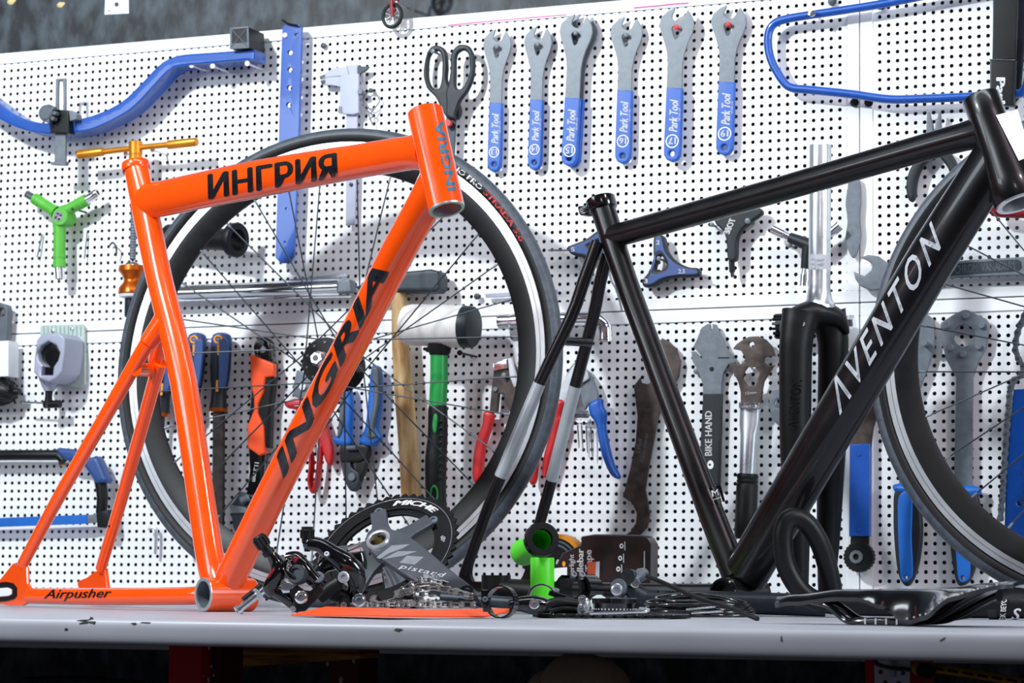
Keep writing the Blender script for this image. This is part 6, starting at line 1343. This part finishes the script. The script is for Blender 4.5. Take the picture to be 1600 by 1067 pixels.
t = root('cable_clamp', 'bright steel clevis with two small bolts, between the black levers and the sprocket', 'clevis', TP(912, 960), None)
Z = 3.07
ctube([(911, 935, 0, (.004, .006)), (914, 943, 0, (.0065, .007)), (910, 952, 0, (.0060, .007)), (909, 959, 0, (.004, .005))], 'alu', 'body', t); bolt(t, P(911, 937, Z - .008), Vector((-.3, -1, .3)), .0052, .006, 'chrome'); bolt(t, P(909, 951, Z - .009), Vector((-.3, -1, .2)), .0040, .006, 'chrome')
thing('reflector_cap', 'small clear faceted cap standing behind the sprocket', 'cap', lathe(P(936, 943, 3.2), Vector((-.2, -1, .35)), [(-.004, .003), (0, .0105), (.003, .0100), (.004, .006), (.004, 0)], 12), M['clear'], P(936, 943, 3.2))
# ---- flat chainring, sprocket and thin rod at the bench edge
ctr = TP(960, 967.5, .0) + Vector((0, .085, 0)); ctr.z = TABLE
FLT = Fr(ctr, Vector((1, 0, 0)), Vector((0, 1, 0)), ZW)
t = root('chainring', 'black chainring lying flat at the bench edge', 'chainring', ctr, FLT)
part('toothed_ring', plate2(FLT, [ring_pts(FLT, .0850, 44 * 6, .0055, 44), ring_pts(FLT, .066, 80)], .0008, .0040, .0006), M['blackm'], t)
for k in range(5):
    q = 2 * math.pi * k / 5 + .3; part('bolt_tab', plate2(FLT, [[Vector((r * math.cos(a_), r * math.sin(a_), 0)) for r, a_ in ((.068, q - .14), (.056, q - .10), (.056, q + .10), (.068, q + .14))]], .0010, .0034, .0005), M['blackm'], t)
for k in range(16):
    q = math.pi + math.pi * (k + .5) / 16; part('tooth_glint', ball(FLT.w(.0872 * math.cos(q), .0872 * math.sin(q), .0046), .0012, 6), M['steel'], t, 'worn bright tooth tip')  # small steel-coloured beads along the front half of the teeth
sc0 = TP(962, 965, 0) + Vector((0, .055, 0)); sc0.z = TABLE
t = root('sprocket', 'black sprocket drum standing on the flat chainring', 'sprocket', sc0, None)
part('drum', lathe(sc0 + ZW * .005, ZW, [(0, .016), (0, .0255), (.010, .0262), (.011, .0270), (.0165, .0270), (.0170, .0262), (.0165, .016), (0, .016)], 40), M['black'], t)
for k in range(18):
    q = math.pi + math.pi * (k + .5) / 18; part('rivet', ball(sc0 + Vector((.0258 * math.cos(q), .0258 * math.sin(q), .009)), .0011, 6), M['decal'], t)
thing('thin_rod', 'thin silver rod with a hooked end, lying in front of the sprocket', 'rod', tube([P(921, 958, 3.02), P(970, 957, 3.02), P(1008, 955, 3.02), P(1013, 952, 3.03), P(1000, 950, 3.06)], .0014, 8, smooth=4), M['chrome'], P(960, 957, 3.02))
# ---- coil of cable housing
t = root('cable_coil', 'coil of glossy black cable housing lying in front of the seat post', 'cable', TP(1095, 967), None)
cc = TP(1094, 963.5); cc.z = TABLE
ctr_ = [(.060, .0025, 0, 0), (.058, .0065, .004, .3), (.061, .0105, -.003, .5), (.0555, .0145, .005, .2), (.0585, .0185, -.004, .7), (.0535, .0225, .002, .4)]
for r, z, dx, ph in ctr_:
    V = []
    for k in range(40):
        q = 2 * math.pi * k / 40; V.append(cc + Vector((dx + r * 1.04 * math.cos(q), r * .72 * math.sin(q), z + .0045 * math.sin(q + ph) * (1 if z > .006 else .0) - .010 * max(0, math.cos(q)) * (z / .024))))
    part('loop', tube(V, .0023, 10, closed=True), M['black'], t)
part('loose_end', tube([P(1011, 900, 3.20), P(1040, 912, 3.17), P(1090, 934, 3.10), P(1140, 950, 3.04), P(1184, 967, 3.0)], .0027, 10, smooth=4), M['blackm'], t, 'straight loose end')
for a, b in (((1072, 952), (1118, 948)), ((1080, 958), (1130, 955))): part('bright_wire', tube([P(*a, 3.06), P(*b, 3.06)], [.0010, .0010], 6), M['chrome'], t, 'bare bright wire')
# ---- drop handlebar
t = root('drop_handlebar', 'black drop handlebar lying on the bench with one curved drop standing up', 'handlebar', TP(1520, 968), None)
hb_ = [(1700, 945.5, 3.16, .0159), (1560, 945, 3.20, .0159), (1490, 944.5, 3.215, .0159), (1455, 944.7, 3.225, .0152), (1420, 945.5, 3.235, .0134), (1330, 945, 3.255, .0125), (1280, 940, 3.26, .0122), (1250, 921, 3.262, .0122), (1229, 885, 3.264, .0122), (1223, 845, 3.266, .0122), (1228, 818, 3.268, .0122), (1241, 809, 3.27, .0122), (1260, 817, 3.272, .0120), (1279, 845, 3.275, .0120), (1291, 878, 3.278, .0120), (1299, 912, 3.28, .0120), (1302, 938, 3.28, .0120)]
part('bar_tube', tube([P(x, y, z) for x, y, z, r in hb_], [r for *_, r in hb_], 24, smooth=6), M['blackm'], t)
BFm = scr(1580, 950, 3.196, 0)
dcy = lambda a, b: math.sqrt(max(1e-8, .0164 ** 2 - b * b)) 
BFm.o = P(1580, 949.6, 3.194)
part('grey_band', lathe(P(1546, 946.3, 3.204), P(1556, 946.4, 3.2015) - P(1546, 946.3, 3.204), [(0, .01605), (.010, .01605)], 36), M['slate'], t)
BSk = Skin([P(1490, 944.5, 3.215), P(1700, 945.5, 3.16)], [(.0160, .0160)] * 2, ZW)
part('lettering', print_on('SEEK BEYOND', BSk, (1570, 976), (1574, 922), (1561, 976), .02), M['print'], t, 'white lettering round the bar', weld=False)
part('lettering', print_on('S', BSk, (1580, 968), (1594, 969), (1582, 949), .03, .2), M['print'], t, 'white S emblem', weld=False)
# ---- saddle
t = root('bicycle_saddle', 'glossy black carbon bicycle saddle lying on its rails at the bench edge', 'saddle', TP(1400, 976), None)
sa = math.radians(31); sd_ = Vector((math.cos(sa), -math.sin(sa), 0)); sl_ = Vector((math.sin(sa), math.cos(sa), 0))
nose = P(1216, 941, 2.86); nose.z = TABLE + .0006
SLn = .272
def interp(x, tab):
    for (a, b), (c_, d) in zip(tab, tab[1:]):
        if x <= c_: u = (x - a) / (c_ - a); u = u * u * (3 - 2 * u); return b + (d - b) * u
    return tab[-1][1]
wid = [(0, .009), (.04, .017), (.2, .020), (.42, .027), (.6, .045), (.75, .063), (.9, .066), (.97, .058), (1, .040)]
hgt = [(0, .027), (.08, .030), (.3, .0365), (.55, .0385), (.75, .0405), (.9, .0445), (1, .0465)]
drp = [(0, .007), (.15, .008), (.36, .009), (.48, .018), (.60, .0335), (.68, .030), (.80, .012), (1, .004)]
def surf(s, v, off=0.0):
    w = interp(s, wid) - abs(off) * .6; h = interp(s, hgt) + off; d = interp(s, drp)
    a = v * 1.0; y = w * math.sin(a * math.pi / 2 * .96) if False else w * a
    edge = abs(a) ** 2.6
    groove = -.004 * math.exp(-(a / .22) ** 2) * (1 if .25 < s < .92 else 0) * min(1, (s - .25) * 8) * min(1, (.92 - s) * 8) if .25 < s < .92 else 0
    return nose + sd_ * (s * SLn) + sl_ * (y * 1.0) + ZW * (h - d * edge + groove - (.0 if s < .9 else 0))
NS, NV = 46, 22
V = [surf(i / NS, -1 + 2 * j / NV) for i in range(NS + 1) for j in range(NV + 1)]; k0 = len(V)
V += [surf(i / NS, -1 + 2 * j / NV, -.0042) for i in range(NS + 1) for j in range(NV + 1)]
F = []; w_ = NV + 1
for i in range(NS):
    for j in range(NV):
        a = i * w_ + j; F.append([a, a + 1, a + w_ + 1, a + w_]); F.append([k0 + a, k0 + a + w_, k0 + a + w_ + 1, k0 + a + 1])
for i in range(NS):
    for j in (0, NV): a = i * w_ + j; F.append([a, a + w_, k0 + a + w_, k0 + a])
for j in range(NV):
    for i in (0, NS): a = i * w_ + j; F.append([a, a + 1, k0 + a + 1, k0 + a])
part('shell', G().add(V, F), M['black'], t, angle=50)
for s in (-1, 1):
    pts = [surf(.10, s * .35, -.004) - ZW * .001, nose + sd_ * .060 + sl_ * (s * .012) + ZW * .020, nose + sd_ * .085 + sl_ * (s * .018) + ZW * .0045, nose + sd_ * .105 + sl_ * (s * .022) + ZW * .0038, nose + sd_ * .165 + sl_ * (s * .022) + ZW * .0038, nose + sd_ * .190 + sl_ * (s * .024) + ZW * .010, nose + sd_ * .215 + sl_ * (s * .030) + ZW * .024, surf(.9, s * .55, -.004)]
    rl = part('rail', tube(pts, [(.0036, .0048)] * len(pts), 12, up=sl_, smooth=5), M['black'], t)
    for k in range(5): part('rail_mark', box(nose + sd_ * (.110 + .0115 * k) + sl_ * (s * .022 - .0049 if s < 0 else s * .022) + ZW * .0038, sd_ * .0009, sl_ * .0002, ZW * .003), M['decal'], rl, 'pale scale mark') if s < 0 else None
for k in range(13):
    s = .60 + k * .0305; part('edge_rivet', ball(surf(s, -.985) + ZW * .0006, .0012, 6), M['decal'], t, 'pale rivet on the edge')
part('rear_bridge', tube([surf(.95, v, -.012) for v in (-.75, -.4, 0, .4, .75)], [(.004, .006)] * 5, 10, up=ZW, smooth=3), M['blackm'], t)
